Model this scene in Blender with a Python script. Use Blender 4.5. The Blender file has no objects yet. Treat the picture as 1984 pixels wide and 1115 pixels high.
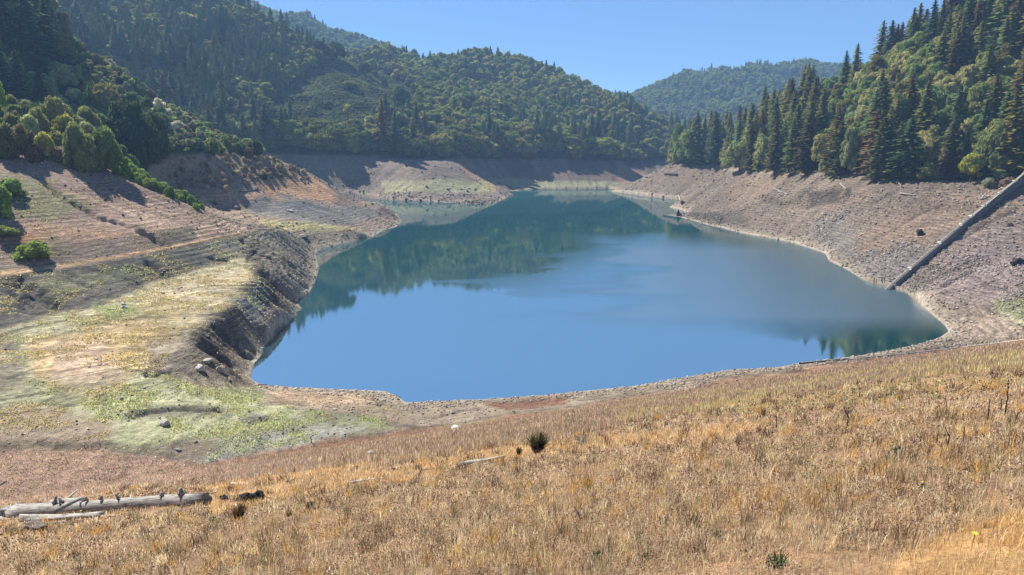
import bpy, math, random
import numpy as np
from mathutils import Vector, geometry as mgeo

QUAL = 1.0            # terrain mesh density
scene = bpy.context.scene
COL = scene.collection
R = math.radians

# ------------------------------------------------------------------ camera
CAM_H = 40.0
PITCH = math.atan(275.5 / 1433.0)
CP, SP = math.cos(PITCH), math.sin(PITCH)
cam_d = bpy.data.cameras.new('camera')
cam_d.sensor_width = 36.0
cam_d.lens = 26.0
cam_d.clip_start = 0.1
cam_d.clip_end = 20000
cam = bpy.data.objects.new('camera', cam_d)
cam.location = (0, 0, CAM_H)
cam.rotation_euler = (R(90) - PITCH, 0, 0)
COL.objects.link(cam)
scene.camera = cam

# ------------------------------------------------------------------ sun and sky
SUN_AZ, SUN_EL = R(-48), R(46)          # azimuth from +Y towards +X
world = bpy.data.worlds.new('World')
scene.world = world
world.use_nodes = True
wt = world.node_tree
sky = wt.nodes.new('ShaderNodeTexSky')
sky.sky_type = 'NISHITA'
sky.sun_disc = False
sky.sun_elevation = SUN_EL
sky.sun_rotation = SUN_AZ
sky.altitude = 2500
sky.air_density = 1.0
sky.dust_density = 0.0
sky.ozone_density = 10.0
bg = wt.nodes['Background']
bg.inputs['Strength'].default_value = 0.062
wt.links.new(sky.outputs[0], bg.inputs[0])

sd = bpy.data.lights.new('sun', 'SUN')
sd.energy = 4.8
sd.angle = R(0.5)
sd.color = (1.0, 0.94, 0.84)
sun = bpy.data.objects.new('sun', sd)
sv = Vector((math.sin(SUN_AZ) * math.cos(SUN_EL), math.cos(SUN_AZ) * math.cos(SUN_EL), math.sin(SUN_EL)))
sun.rotation_euler = sv.to_track_quat('Z', 'Y').to_euler()
sun.location = (0, 0, 300)
COL.objects.link(sun)
vs = scene.view_settings
vs.view_transform = 'Standard'
vs.look = 'None'
vs.exposure = 1.32
vs.gamma = 1.0
scene.cycles.max_bounces = 6
scene.cycles.diffuse_bounces = 3
scene.cycles.glossy_bounces = 3
scene.cycles.transmission_bounces = 3
scene.cycles.transparent_max_bounces = 4
scene.cycles.volume_bounces = 0

HAZE_D = 0.00023

# ------------------------------------------------------------------ projection helpers
F = 1433.0
def ray(u, v):
    xc = (u - 992) / F
    yc = -(v - 557.5) / F
    dy = CP + yc * SP
    return xc / dy, (yc * CP - SP) / dy
def atD(u, v, D):
    x, z = ray(u, v)
    return (x * D, D, CAM_H + z * D)
def atZ(u, v, z0):
    x, z = ray(u, v)
    D = (z0 - CAM_H) / z
    return (x * D, D, z0)
def atDz(u, D, z0):
    return ((u - 992) / F * (D * CP + (CAM_H - z0) * SP), D, z0)
def proj(x, y, z):
    dep = y * CP + (CAM_H - z) * SP
    yc = (z - CAM_H) * CP + y * SP
    dep = np.maximum(dep, 0.01)
    return 992 + F * x / dep, 557.5 - F * yc / dep

# ------------------------------------------------------------------ noise
def _h(ix, iy, seed):
    n = (ix.astype(np.int64) * 374761393 + iy.astype(np.int64) * 668265263 + seed * 974634777) & 0xffffffff
    n = ((n ^ (n >> 13)) * 1274126177) & 0xffffffff
    n = (n ^ (n >> 16)) & 0xffffffff
    return n.astype(np.float32) / 4294967295.0
def vnoise(x, y, seed=0):
    ix = np.floor(x); iy = np.floor(y)
    fx = (x - ix).astype(np.float32); fy = (y - iy).astype(np.float32)
    ix = ix.astype(np.int64); iy = iy.astype(np.int64)
    fx = fx * fx * (3 - 2 * fx); fy = fy * fy * (3 - 2 * fy)
    a = _h(ix, iy, seed); b = _h(ix + 1, iy, seed)
    c = _h(ix, iy + 1, seed); d = _h(ix + 1, iy + 1, seed)
    return (a + (b - a) * fx) * (1 - fy) + (c + (d - c) * fx) * fy
def fbm(x, y, octv=4, seed=0, ridged=False):
    s = 0; a = 0.5; t = 0
    for k in range(octv):
        n = vnoise(x * 2 ** k + 17.3 * k, y * 2 ** k - 9.1 * k, seed + k)
        if ridged:
            n = 1 - abs(2 * n - 1)
        s = s + a * n; t += a; a *= 0.5
    return s / t          # 0..1
def sstep(a, b, x):
    t = np.clip((x - a) / (b - a), 0, 1)
    return t * t * (3 - 2 * t)

# ------------------------------------------------------------------ shoreline of the lake (survey points, z = 0)
SHORE = [(487,722),(487,736),(512,748),(600,752),(700,756),(745,758),(772,768),(786,780),(850,777),(950,773),(1050,766),
 (1150,756),(1230,748),(1290,738),(1350,727),(1420,716),(1500,713),(1560,702),(1650,692),(1720,680),(1780,668),(1820,655),
 (1838,642),(1830,630),(1806,610),(1780,588),(1757,566),(1722,557),(1690,549),(1668,540),(1640,522),(1606,506),(1600,492),(1570,482),
 (1540,472),(1500,463),(1460,456),(1420,448),(1396,441),(1375,437),(1350,430),(1318,421),(1291,417),(1330,413),(1325,409),(1298,402),
 (1310,394),(1335,389),(1300,386),(1260,382),(1222,377),(1186,372),(1200,368),(1180,366.5),(1100,367),(1040,367.5),(1000,370),
 (975,373),(994,379),(980,385),(965,391),(945,396),(915,397),(880,394),(840,391),(800,390),(760,388),(727,386),(677,383),
 (680,387),(715,391),(742,396),(758,408),(774,420),(779,430),(768,440),(742,447),(722,459),(700,463),(690,468),(650,476),(622,482),(611,492),
 (614,505),(618,520),(613,540),(606,556),(596,572),(578,582),(576,588),(584,598),(574,612),(556,632),(540,642),(528,660),(512,674),(504,692),(492,706)]
SH = np.array([atZ(u, v, 0)[:2] for u, v in SHORE])

# ------------------------------------------------------------------ survey lines of the land
PTS = []
def L(mode, pts, step=0.012):
    """a line of survey points; mode 'd' = (u, v, distance), 'z' = (u, v, height), 'w' = (u, distance, height)"""
    P = []
    for a, b, c in pts:
        P.append({'d': atD, 'z': atZ, 'w': atDz}[mode](a, b, c))
    for i, p in enumerate(P):
        PTS.append(p)
        if i + 1 < len(P):
            q = P[i + 1]
            d = math.dist(p, q) / max(20, p[1])
            n = int(d / step)
            for k in range(1, n):
                t = k / n
                PTS.append(tuple(p[j] * (1 - t) + q[j] * t for j in range(3)))
# floor of the valley below the dam slope, left
L('z', [(-500,900,5),(-200,900,4.5),(0,870,4.6),(150,868,4.2),(300,885,3.4),(450,885,2.6),(560,868,2),(640,850,2),(800,832,1.7),(900,822,1.8),
        (1000,812,1.8),(1200,783,1.7),(1400,744,1.4),(1500,724,1.2),(1700,700,1.6),(1850,680,2.6),(1984,664,4.5),(2300,600,8),(2700,560,12)])
L('z', [(-400,800,6.5),(0,810,6),(150,835,5),(250,845,4.4),(330,850,4.2),(450,840,3.2),(560,812,2.4),(680,800,1.5),(800,800,.8),(1000,788,.7),(1200,764,.8),(1400,729,.7),(1600,706,.6),(1750,684,.7),(1870,650,1.2),(1984,650,3.6)])
L('z', [(0,740,7.2),(130,770,6.2),(250,775,5.4),(380,775,4.4),(470,775,2.6),(560,775,1.3),(700,775,.7)])
L('z', [(-400,700,9),(60,690,7.6),(150,690,7.2),(250,700,7),(330,690,7),(365,668,7.3)])
L('z', [(60,650,7.9),(200,640,7.8),(330,620,7.8),(430,590,8.1)])
L('z', [(365,655,7.4),(378,652,7.4),(402,630,7.7),(430,612,8),(455,592,8.2),(478,572,8.4),(500,552,8.7),(512,538,9),(505,520,9.6),(497,500,10.3)])
L('z', [(330,722,6),(380,735,4.5),(430,742,3),(460,752,1.8),(480,748,.8)])
L('z', [(383,668,6.6),(430,700,3.6),(468,722,1.2)])
# dark bank and bench
L('z', [(-400,700,10),(0,640,9.2),(60,620,9.2),(120,607,9),(200,592,8.8),(290,550,9.3),(400,517,9.8),(475,496,10.2)])
L('z', [(-400,560,14),(0,528,14),(150,513,14),(300,489,14.1),(400,471,14),(480,455,13.8),(520,449,12.6),(545,452,10.5)])
L('z', [(-400,552,14.5),(0,519,14.6),(150,505,14.6),(300,482,14.6),(400,465,14.6),(450,455,14.6),(500,442,13.8),(530,436,12)])
L('d', [(-400,330,170),(-100,308,195),(0,308,207),(70,300,214),(112,292,222),(160,305,230),(230,330,237),(300,368,244),(350,392,247),(387,412,249),(430,432,252)])
L('z', [(520,450,12.4),(540,480,9),(545,505,7.6),(520,540,8)])
L('z', [(560,470,7.2),(580,500,4.5),(575,540,3.6),(560,575,3),(545,600,3.6),(520,640,2.6)])
# gully behind the left slope, flats towards the point
L('w', [(-400,300,60),(0,300,50),(120,296,42),(200,292,34),(262,290,27),(325,290,20),(390,291,14.3),(440,295,11.4),(500,293,9),(560,290,6.6),(600,286,2.6)])
L('d', [(430,408,318),(520,412,325),(600,428,318),(660,441,315),(700,448,322)])
L('d', [(330,300,338),(420,298,352),(470,297,365),(512,299,377),(545,310,388),(600,333,396),(660,368,400),(700,389,402),(742,398,398)])
L('d', [(345,360,318),(420,360,325),(500,365,342),(580,376,360),(650,395,372),(700,410,380),(745,420,385)])
L('w', [(515,440,10),(560,430,10),(620,440,12),(660,450,8),(700,450,4),(735,438,1.2)])
L('w', [(-400,520,80),(0,520,60),(200,500,30),(400,480,15),(515,470,6),(560,500,3),(620,530,1.2)])
# left hill
L('d', [(-400,-380,400),(0,-130,400),(110,30,400),(160,84,400),(215,116,398),(265,154,395),(310,192,392),(350,208,390),(400,240,388),(440,268,385),(490,286,382),(515,301,380)])
L('d', [(0,230,250),(100,235,262),(200,238,290),(300,262,318),(400,285,345)])
# far banks
L('w', [(430,560,5),(550,570,2),(620,565,1)])
L('d', [(300,292,600),(430,297,600),(530,300,602),(600,303,606),(700,306,611),(760,309,616),(850,310,628),(890,312,645)])
L('d', [(890,314,634),(930,339,622),(965,361,606)])
L('w', [(905,652,14),(950,660,3),(975,665,1.5)])
L('d', [(900,309,695),(950,308,715),(1000,310,730),(1100,312,742),(1190,313,744),(1205,318,745),(1230,331,748),(1262,349,752)])
L('d', [(1005,361,702),(1100,359,704),(1185,359,708)])
L('d', [(1005,350,708),(1100,349,712),(1185,349,714)])
L('w', [(1215,760,20),(1240,790,8),(1290,800,6),(1340,800,6)])
L('d', [(1200,309,850),(1240,310,850),(1300,310,850)])
L('z', [(1215,364,.8),(1240,360,1.8),(1262,356,3)])
# mountains
L('d', [(-400,-600,1000),(0,-220,1000),(300,-50,1000),(420,-10,970),(500,30,950),(560,62,935),(600,84,925),(650,110,905),(700,134,885),(750,152,870),(800,170,850),
        (870,188,838),(940,212,825),(1000,235,815),(1060,255,800),(1120,275,780),(1190,302,750)])
L('w', [(500,1050,150),(800,1000,112),(950,960,84),(1100,910,58),(1200,855,32)])
L('d', [(650,70,1200),(780,98,1180),(850,108,1160),(930,93,1150),(990,104,1130),(1040,126,1090),(1120,142,1065),(1190,168,1040),(1240,204,1000),(1300,244,975),(1330,266,955),(1345,285,945)])
L('w', [(1100,850,44),(1200,900,70),(1250,880,50)])
L('w', [(0,1300,200),(500,1350,110),(800,1350,70),(1100,1350,60),(1290,1200,30),(1400,1050,20)])
L('d', [(-400,-400,1800),(0,-240,1800),(200,-150,1800),(400,-60,1780),(520,-8,1760),(600,16,1750),(700,48,1740),(760,80,1740),(800,106,1740),(900,132,1740),(1000,160,1740),(1100,205,1800)])
L('d', [(1160,210,1850),(1225,178,1850),(1300,152,1870),(1370,125,1900),(1440,121,1900),(1500,119,1900),(1560,113,1900),(1620,117,1900),(1700,119,1900),(1800,126,1900),(1984,145,1900),(2400,150,1900)])
L('d', [(1300,205,1600),(1400,175,1600),(1500,180,1580),(1600,190,1600)])
L('w', [(-400,2500,300),(500,2500,120),(1000,2500,60),(1500,2500,70),(1984,2500,80),(2400,2500,80)])
L('w', [(1330,1300,24),(1500,1300,30),(1700,1200,40),(2400,1200,60)])
# right bank and hill
L('d', [(1186,371,648),(1222,354,640),(1255,337,632),(1288,321,622),(1310,318,612),(1345,322,595),(1400,326,580),(1425,330,560)])
L('w', [(1335,550,1),(1355,545,5),(1375,530,10),(1400,520,16),(1425,515,22)])
L('d', [(1298,401,486),(1330,380,482),(1365,357,478),(1400,339,474),(1430,331,468),(1470,333,440),(1500,336,415),(1560,339,380),(1600,340,355),(1650,343,338),(1700,346,322),(1800,350,302),(1900,354,290),(1984,357,282),(2200,365,270),(2600,380,250)])
L('d', [(1420,400,420),(1500,390,372),(1600,400,318),(1700,420,278),(1800,430,256),(1900,440,238),(1984,450,226),(2300,470,205),(2600,490,190)])
L('z', [(1984,560,9),(2200,560,10)])
L('z', [(1860,600,2.2),(1984,600,5.4),(2300,600,8)])
L('z', [(1800,560,4),(1700,500,8)])
L('z', [(1398,415,4.4),(1425,412,4.6)])
L('z', [(1340,417,1.6),(1372,420,2.6),(1392,428,2.2)])
L('w', [(1350,660,34),(1450,570,50),(1580,480,62),(1740,445,84),(1860,428,100),(1984,418,110),(2400,400,140)])
L('w', [(1350,800,18),(1400,720,20),(1500,700,34),(1700,680,50),(1984,650,70),(2400,640,80)])
# low ground under the dam slope (the slope itself is added below)
for th in np.linspace(-1.7, 1.7, 40):
    for rr in (1.5, 6, 15, 30, 45):
        PTS.append((math.sin(th) * rr, math.cos(th) * rr, -6.0))
P = np.array(PTS, dtype=np.float64)
pth = np.arctan2(P[:, 0], P[:, 1]); plr = np.log(np.hypot(P[:, 0], P[:, 1]))
# clamp rows outwards: repeat the outermost profile on both sides
ext = []
for sgn in (-1, 1):
    sel = (pth * sgn > 0.60) & (pth * sgn < 1.6) & (P[:, 2] > -5)
    for t_, l_, z_ in zip(pth[sel], plr[sel], P[sel, 2]):
        if 0.62 < abs(t_) < 0.9:
            ext.append((sgn * 1.2, l_, z_)); ext.append((sgn * 1.75, l_, z_))
ext = np.array(ext)
T2 = np.column_stack([np.r_[pth, ext[:, 0]], np.r_[plr, ext[:, 1]]])
Z2 = np.r_[P[:, 2], ext[:, 2]]
# shoreline itself, resampled, and points just inside the lake
def resample(A, step_rel, closed=True):
    out = []
    n = len(A)
    for i in range(n if closed else n - 1):
        p, q = A[i], A[(i + 1) % n]
        d = np.hypot(*(q - p)) / np.hypot(*p)
        m = max(1, int(d / step_rel))
        for k in range(m):
            out.append(p + (q - p) * k / m)
    return np.array(out)
SR = resample(SH, 0.012)
T2 = np.vstack([T2, np.column_stack([np.arctan2(SR[:, 0], SR[:, 1]), np.log(np.hypot(SR[:, 0], SR[:, 1]))])])
Z2 = np.r_[Z2, np.zeros(len(SR))]

# ------------------------------------------------------------------ polar height grid around the viewpoint
def seg(a, b, n):
    return np.linspace(a, b, max(2, int(n)), endpoint=False)
q = QUAL
LR = np.concatenate([seg(math.log(1.5), math.log(30), 150 * q), seg(math.log(30), math.log(100), 240 * q), seg(math.log(100), math.log(460), 560 * q),
                     seg(math.log(460), math.log(760), 180 * q), np.linspace(math.log(760), math.log(2600), int(190 * q))])
TH = np.concatenate([seg(-1.75, -0.72, 40 * q), seg(-0.72, 0.72, 1150 * q), np.linspace(0.72, 1.75, int(40 * q))])
nr, nt = len(LR), len(TH)
def tin_grid(T2, Z2):
    key = np.round(T2 / 1e-4).astype(np.int64)
    _, idx = np.unique(key, axis=0, return_index=True)
    T2, Z2 = T2[idx], Z2[idx]
    S = 100.0
    vs_, es_, fs_, ov, oe, of = mgeo.delaunay_2d_cdt([Vector((a * S, b * S)) for a, b in T2], [], [], 0, 1e-6)
    V = np.array([(v.x, v.y) for v in vs_]) / S
    Zv = np.array([Z2[o[0]] if o else 0.0 for o in ov])
    G = np.full((nr, nt), np.nan, dtype=np.float32)
    for f in fs_:
        a, b, c = f
        (x0, y0), (x1, y1), (x2, y2) = V[a], V[b], V[c]
        i0, i1 = np.searchsorted(TH, [min(x0, x1, x2) - 1e-9, max(x0, x1, x2) + 1e-9])
        j0, j1 = np.searchsorted(LR, [min(y0, y1, y2) - 1e-9, max(y0, y1, y2) + 1e-9])
        if i1 <= i0 or j1 <= j0:
            continue
        den = (y1 - y2) * (x0 - x2) + (x2 - x1) * (y0 - y2)
        if abs(den) < 1e-14:
            continue
        X = TH[None, i0:i1]; Y = LR[j0:j1, None]
        w0 = ((y1 - y2) * (X - x2) + (x2 - x1) * (Y - y2)) / den
        w1 = ((y2 - y0) * (X - x2) + (x0 - x2) * (Y - y2)) / den
        w2 = 1 - w0 - w1
        m = (w0 > -1e-6) & (w1 > -1e-6) & (w2 > -1e-6)
        zz = w0 * Zv[a] + w1 * Zv[b] + w2 * Zv[c]
        G[j0:j1, i0:i1][m] = zz[m]
    for k in range(200):                 # fill the outside of the hull
        bad = np.isnan(G)
        if not bad.any():
            break
        H = G.copy()
        for ax, s in ((0, 1), (0, -1), (1, 1), (1, -1)):
            N = np.roll(G, s, ax)
            if ax == 0: N[0 if s == 1 else -1, :] = np.nan
            else: N[:, 0 if s == 1 else -1] = np.nan
            put = np.isnan(H) & ~np.isnan(N)
            H[put] = N[put]
        G = H
        if k > 60:
            G[np.isnan(G)] = 0
    G[np.isnan(G)] = 0
    return G
def blur(G, s):
    r = int(3 * s + 1)
    k = np.exp(-0.5 * (np.arange(-r, r + 1) / s) ** 2); k /= k.sum()
    for ax in (0, 1):
        A = np.pad(G, [(r, r) if a == ax else (0, 0) for a in (0, 1)], mode='edge')
        out = np.zeros_like(G)
        for i, w in enumerate(k):
            out += w * (A[i:i + G.shape[0], :] if ax == 0 else A[:, i:i + G.shape[1]])
        G = out
    return G
def bspline(G, s_lo, s_hi, w):
    return G
Z = blur(tin_grid(T2, Z2), 2.2 * q)
RR = np.exp(LR)[:, None]
GX = (RR * np.sin(TH)[None, :]).astype(np.float32)
GY = (RR * np.cos(TH)[None, :]).astype(np.float32)
Zb = blur(Z, 7 * q)
Z = np.where(RR > 520, Zb, Z)            # far hills are smoother

def seg_dist(PX, PY, A, closed=True):
    """distance to a polyline, its arc coordinate and the inside flag"""
    n = len(A)
    best = np.full(PX.shape, 1e9, np.float32); arc = np.zeros(PX.shape, np.float32); ins = np.zeros(PX.shape, bool)
    s0 = 0.0
    for i in range(n if closed else n - 1):
        (ax, ay), (bx, by) = A[i], A[(i + 1) % n]
        dx, dy = bx - ax, by - ay
        l2 = dx * dx + dy * dy + 1e-9
        t = np.clip(((PX - ax) * dx + (PY - ay) * dy) / l2, 0, 1)
        d = np.hypot(PX - ax - t * dx, PY - ay - t * dy)
        m = d < best
        best[m] = d[m]; arc[m] = (s0 + t * math.sqrt(l2))[m]
        s0 += math.sqrt(l2)
        if closed and ay != by:
            c = ((ay > PY) != (by > PY)) & (PX < (bx - ax) * (PY - ay) / (by - ay) + ax)
            ins ^= c
    return best, arc, ins
js = np.searchsorted(LR, [math.log(85), math.log(900)])
SD = np.full((nr, nt), 999.0, np.float32); ARC = np.zeros((nr, nt), np.float32); INS = np.zeros((nr, nt), bool)
SHF = SH + 0.0
a_, b_, c_ = seg_dist(GX[js[0]:js[1]], GY[js[0]:js[1]], SHF)
SD[js[0]:js[1]] = a_; ARC[js[0]:js[1]] = b_; INS[js[0]:js[1]] = c_

# dam slope, a plane that falls away from the viewpoint and rises to the right
DAM = 37.5 - 0.36 * GY + 0.157 * GX
DAM = DAM + (fbm(GX / 9, GY / 9, 3, 5) - .5) * 0.5 + (fbm(GX / 1.7, GY / 1.7, 3, 6) - .5) * 0.16
DAM = np.minimum(DAM, 38.4 + 0.02 * GX)
ISDAM = DAM > Z
kk = 0.8
hh = np.clip(0.5 + 0.5 * (DAM - Z) / kk, 0, 1)
Z = Z * (1 - hh) + DAM * hh + kk * hh * (1 - hh) * 0.5
DAMW = hh

# masks
U, V = proj(GX, GY, Z)
def pmask(poly, feather=8, warp=10, wl=0.05):
    """soft mask of a patch of ground, given by its outline in survey (u, v) terms"""
    A = np.array(poly, dtype=float)
    j0, j1 = 0, np.searchsorted(LR, math.log(900))
    m = np.zeros((nr, nt), np.float32)
    uu = U[j0:j1]; vv = V[j0:j1]
    lo = A.min(0) - 60; hi = A.max(0) + 60
    s = (uu > lo[0]) & (uu < hi[0]) & (vv > lo[1]) & (vv < hi[1]) & (GY[j0:j1] > 2)
    if not s.any():
        return m
    xs, ys = uu[s], vv[s]
    gx, gy = GX[j0:j1][s], GY[j0:j1][s]
    w = warp * 2 * (fbm(gx * wl * 3, gy * wl * 3, 4, 31) - .5)
    w2 = warp * 2 * (fbm(gx * wl * 3, gy * wl * 3, 4, 57) - .5)
    d, _, i_ = seg_dist(xs + w * 2, ys + w2, A)
    sd_ = np.where(i_, d, -d)
    t = m[j0:j1]
    t[s] = sstep(-feather, feather, sd_)
    return m

# relief: eroded hills, rills on the bare banks, rubble
DL = np.where(INS, 0, SD)
hillm = sstep(30, 64, Z) * sstep(200, 330, np.broadcast_to(RR, Z.shape)) * (1 - DAMW)
rid = fbm(GX / 130 + 3, GY / 130 + 1, 4, 11, True) - .62
rid2 = fbm(GX / 42, GY / 42, 3, 21, True) - .6
amp = np.clip(RR / 1000, .35, 1.6)
Z = Z + hillm * (rid * 34 * amp + rid2 * 9 * amp)
bank = (1 - DAMW) * (1 - INS) * (1 - sstep(26, 34, Z)) * sstep(0.3, 5, DL)
warpa = (fbm(GX / 12, GY / 12, 3, 41) - .5) * 8
rill = fbm((ARC + warpa) / 7.0, DL / 60 + 3, 3, 43, True) - .6
rill_f = fbm((ARC + warpa * .6) / 2.2, DL / 25, 3, 44, True) - .6
rough = fbm(GX / 5.5, GY / 5.5, 4, 45) - .5
cliffm = pmask([(360,650),(400,612),(455,575),(500,530),(470,500),(500,440),(560,440),(620,490),(640,530),(600,600),(540,660),(470,745),(420,720),(370,690)], 14, 4)
rbank = sstep(0.02, 0.12, np.arctan2(GX, GY)) * bank * (RR > 140)
flat = 1 - sstep(.6, 2.5, Z)
Z = Z + bank * (1 - flat) * (rill * (0.9 + 2.2 * cliffm) + rill_f * (0.30 + 0.6 * cliffm) + rough * (0.6 + rbank * .35) * np.clip(RR / 250, .35, 1.5))
# strata steps left by the falling water level
stp = Z / 0.9 + (fbm(GX / 18, GY / 18, 2, 61) - .5) * .7
fr = stp - np.floor(stp)
Z = Z + bank * (1 - DAMW) * sstep(120, 160, np.broadcast_to(RR, Z.shape)) * ((fr ** 3 * .9) - fr * .9 + .2) * (0.5 + .45 * (SD < 30) * (np.arctan2(GX, GY) < -.1))
BASEZ = Z.copy()

def hgt(x, y, G=None):
    G = Z if G is None else G
    x = np.asarray(x, dtype=np.float64); y = np.asarray(y, dtype=np.float64)
    t = np.interp(np.arctan2(x, y), TH, np.arange(nt)); l = np.interp(np.log(np.maximum(np.hypot(x, y), 1.5)), LR, np.arange(nr))
    i = np.minimum(t.astype(int), nt - 2); j = np.minimum(l.astype(int), nr - 2)
    a = t - i; b = l - j
    return (G[j, i] * (1 - a) + G[j, i + 1] * a) * (1 - b) + (G[j + 1, i] * (1 - a) + G[j + 1, i + 1] * a) * b
def hit(u, v, dmin=4, dmax=2400):
    """first point of the ground seen along a survey direction"""
    x, z = ray(u, v)
    D = np.exp(np.linspace(math.log(dmin), math.log(dmax), 3000))
    g = hgt(x * D, D)
    below = CAM_H + z * D <= g
    k = int(np.argmax(below)) if below.any() else len(D) - 1
    if 0 < k:
        a0 = CAM_H + z * D[k - 1] - g[k - 1]; a1 = CAM_H + z * D[k] - g[k]
        t = a0 / (a0 - a1 + 1e-9); d = D[k - 1] + (D[k] - D[k - 1]) * min(1, max(0, t))
    else:
        d = D[k]
    return Vector((x * d, d, float(hgt(x * d, d))))

# gullies and cuts, carved as ditches along their courses
def carve(pts, width, depth, rim=0.0):
    global Z
    A = np.array([hit(u, v)[:2] for u, v in pts])
    # wobble
    B = [A[0]]
    for i in range(len(A) - 1):
        for k in range(1, 7):
            t = k / 6
            p = A[i] * (1 - t) + A[i + 1] * t
            w = width * .5
            B.append(p + (np.array([_r.uniform(-w, w), _r.uniform(-w, w)]) if k < 6 else 0))
    A = np.array(B)
    rr = np.hypot(A[:, 0], A[:, 1]); tt = np.arctan2(A[:, 0], A[:, 1])
    mg = width * 3
    j0, j1 = np.searchsorted(LR, [math.log(max(2, rr.min() - mg)), math.log(rr.max() + mg)])
    i0, i1 = np.searchsorted(TH, [tt.min() - mg / rr.min(), tt.max() + mg / rr.min()])
    d, arc, _ = seg_dist(GX[j0:j1, i0:i1], GY[j0:j1, i0:i1], A, False)
    tot = arc.max() + 1e-6
    tap = np.clip(np.minimum(arc, tot - arc) / (tot * .15), 0.15, 1)
    Z[j0:j1, i0:i1] -= depth * tap * np.exp(-(d / width) ** 2 * 1.5) * (1 - .5 * INS[j0:j1, i0:i1])
    if rim:
        Z[j0:j1, i0:i1] += rim * np.exp(-((d - width * 1.3) / width) ** 2 * 2)
_r = random.Random(4)
for pts, w_, d_ in [
    ([(85,350),(120,385),(160,405),(185,420),(225,432),(262,442)], 1.0, 1.3), ([(262,442),(290,455),(325,478)], 1.5, 1.9),
    ([(5,542),(30,560),(60,600)], 1.4, 1.8), ([(25,533),(60,552),(90,578),(130,604)], 1.6, 2.0), ([(125,520),(150,545),(180,560)], .9, .9),
    ([(275,503),(300,520),(325,540)], 1.1, 1.3), ([(395,497),(440,505),(478,515),(494,522)], 1.0, 1.4), ([(465,462),(480,475),(497,483)], .9, 1.3),
    ([(478,510),(485,495),(497,485)], .8, 1.0), ([(502,490),(530,506),(553,527),(580,548),(604,556)], 1.1, 1.5), ([(495,522),(520,545),(545,560),(578,583)], 2.0, 2.8),
    ([(503,548),(530,570),(540,595)], 1.2, 1.6), ([(405,628),(440,655),(470,680),(495,702)], 1.6, 2.4), ([(380,661),(415,682),(440,705),(462,722)], 1.3, 2.0),
    ([(440,640),(470,655),(500,690)], 1.2, 1.6), ([(520,480),(560,515),(600,530)], .7, .7), ([(540,462),(575,490),(612,505)], .7, .7),
    ([(500,425),(530,440),(560,450)], .8, .8), ([(560,470),(590,478),(610,488)], .8, .6),
    ([(270,722),(300,727),(340,722)], .8, .8), ([(225,812),(280,800),(350,792),(455,798)], .9, .7), ([(60,858),(110,866),(220,868)], .8, .6),
    ([(510,880),(515,860),(530,845),(560,835),(620,828)], 1.2, .5), ([(480,822),(520,810)], .8, .5),
    ([(820,815),(860,805),(900,795),(960,788)], .6, .35), ([(1560,380),(1620,372),(1650,376)], 2.2, 2.2), ([(1480,385),(1520,390),(1560,392)], 1.6, 1.5),
    ([(1600,440),(1680,400),(1760,360)], 2.2, 1.1), ([(1500,455),(1600,440)], 1.5, .7), ([(1850,470),(1984,400)], 1.6, 1.0), ([(1820,560),(1900,520)], 1.2, 1.0),
    ([(1640,500),(1720,450),(1850,390)], 1.6, .9), ([(1000,372),(985,350),(930,318)], 4, 2.0)]:
    carve(pts, w_, d_)

# the lake bed, and a shore that always meets the water where surveyed
Z = np.where(INS, -np.minimum(9, 0.05 + SD * 0.32), np.maximum(Z, 0.03 + np.minimum(SD, 40) * 0.05 * (RR > 80)))

# ------------------------------------------------------------------ ground colour (albedo) of the patches
def C(h):
    v = [int(h[i:i + 2], 16) / 255 for i in (0, 2, 4)]
    return np.array([((c + .055) / 1.055) ** 2.4 if c > .04045 else c / 12.92 for c in v], np.float32)
U, V = proj(GX, GY, Z)
COLR = np.zeros((nr, nt, 3), np.float32)
def paint(m, c, k=1.0):
    m = (m * k)[..., None]
    COLR[:] = COLR * (1 - m) + c * m
n1 = fbm(GX / 14, GY / 14, 4, 71); n2 = fbm(GX / 3.2, GY / 3.2, 4, 72); n3 = fbm(GX / 60, GY / 60, 3, 73)
COLR[:] = C('6b5f4e')
paint(sstep(.42, .6, n1), C('75685a'))
paint(sstep(.5, .66, n2), C('5a5044'), .7)
# forest floor on the hills
VT_U = [-900,-400,0,70,112,160,230,262,300,330,420,512,516,600,760,900,1190,1289,1291,1310,1340,1400,1430,1500,1600,1700,1800,1900,1984,2400,2800]
VT_V = [350,330,303,297,290,298,328,345,330,303,298,299,296,302,308,311,313,312,321,318,322,332,332,336,340,345,350,355,357,380,400]
def vtree(u):
    return np.interp(u, VT_U, VT_V)
forest = sstep(-1.5, 1.5, vtree(U) - V + (n2 - .5) * 5) * (RR > 150) * (1 - DAMW)
forest = np.where((GY < 100), 0, forest)
paint(forest, C('2e321c'))
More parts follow.
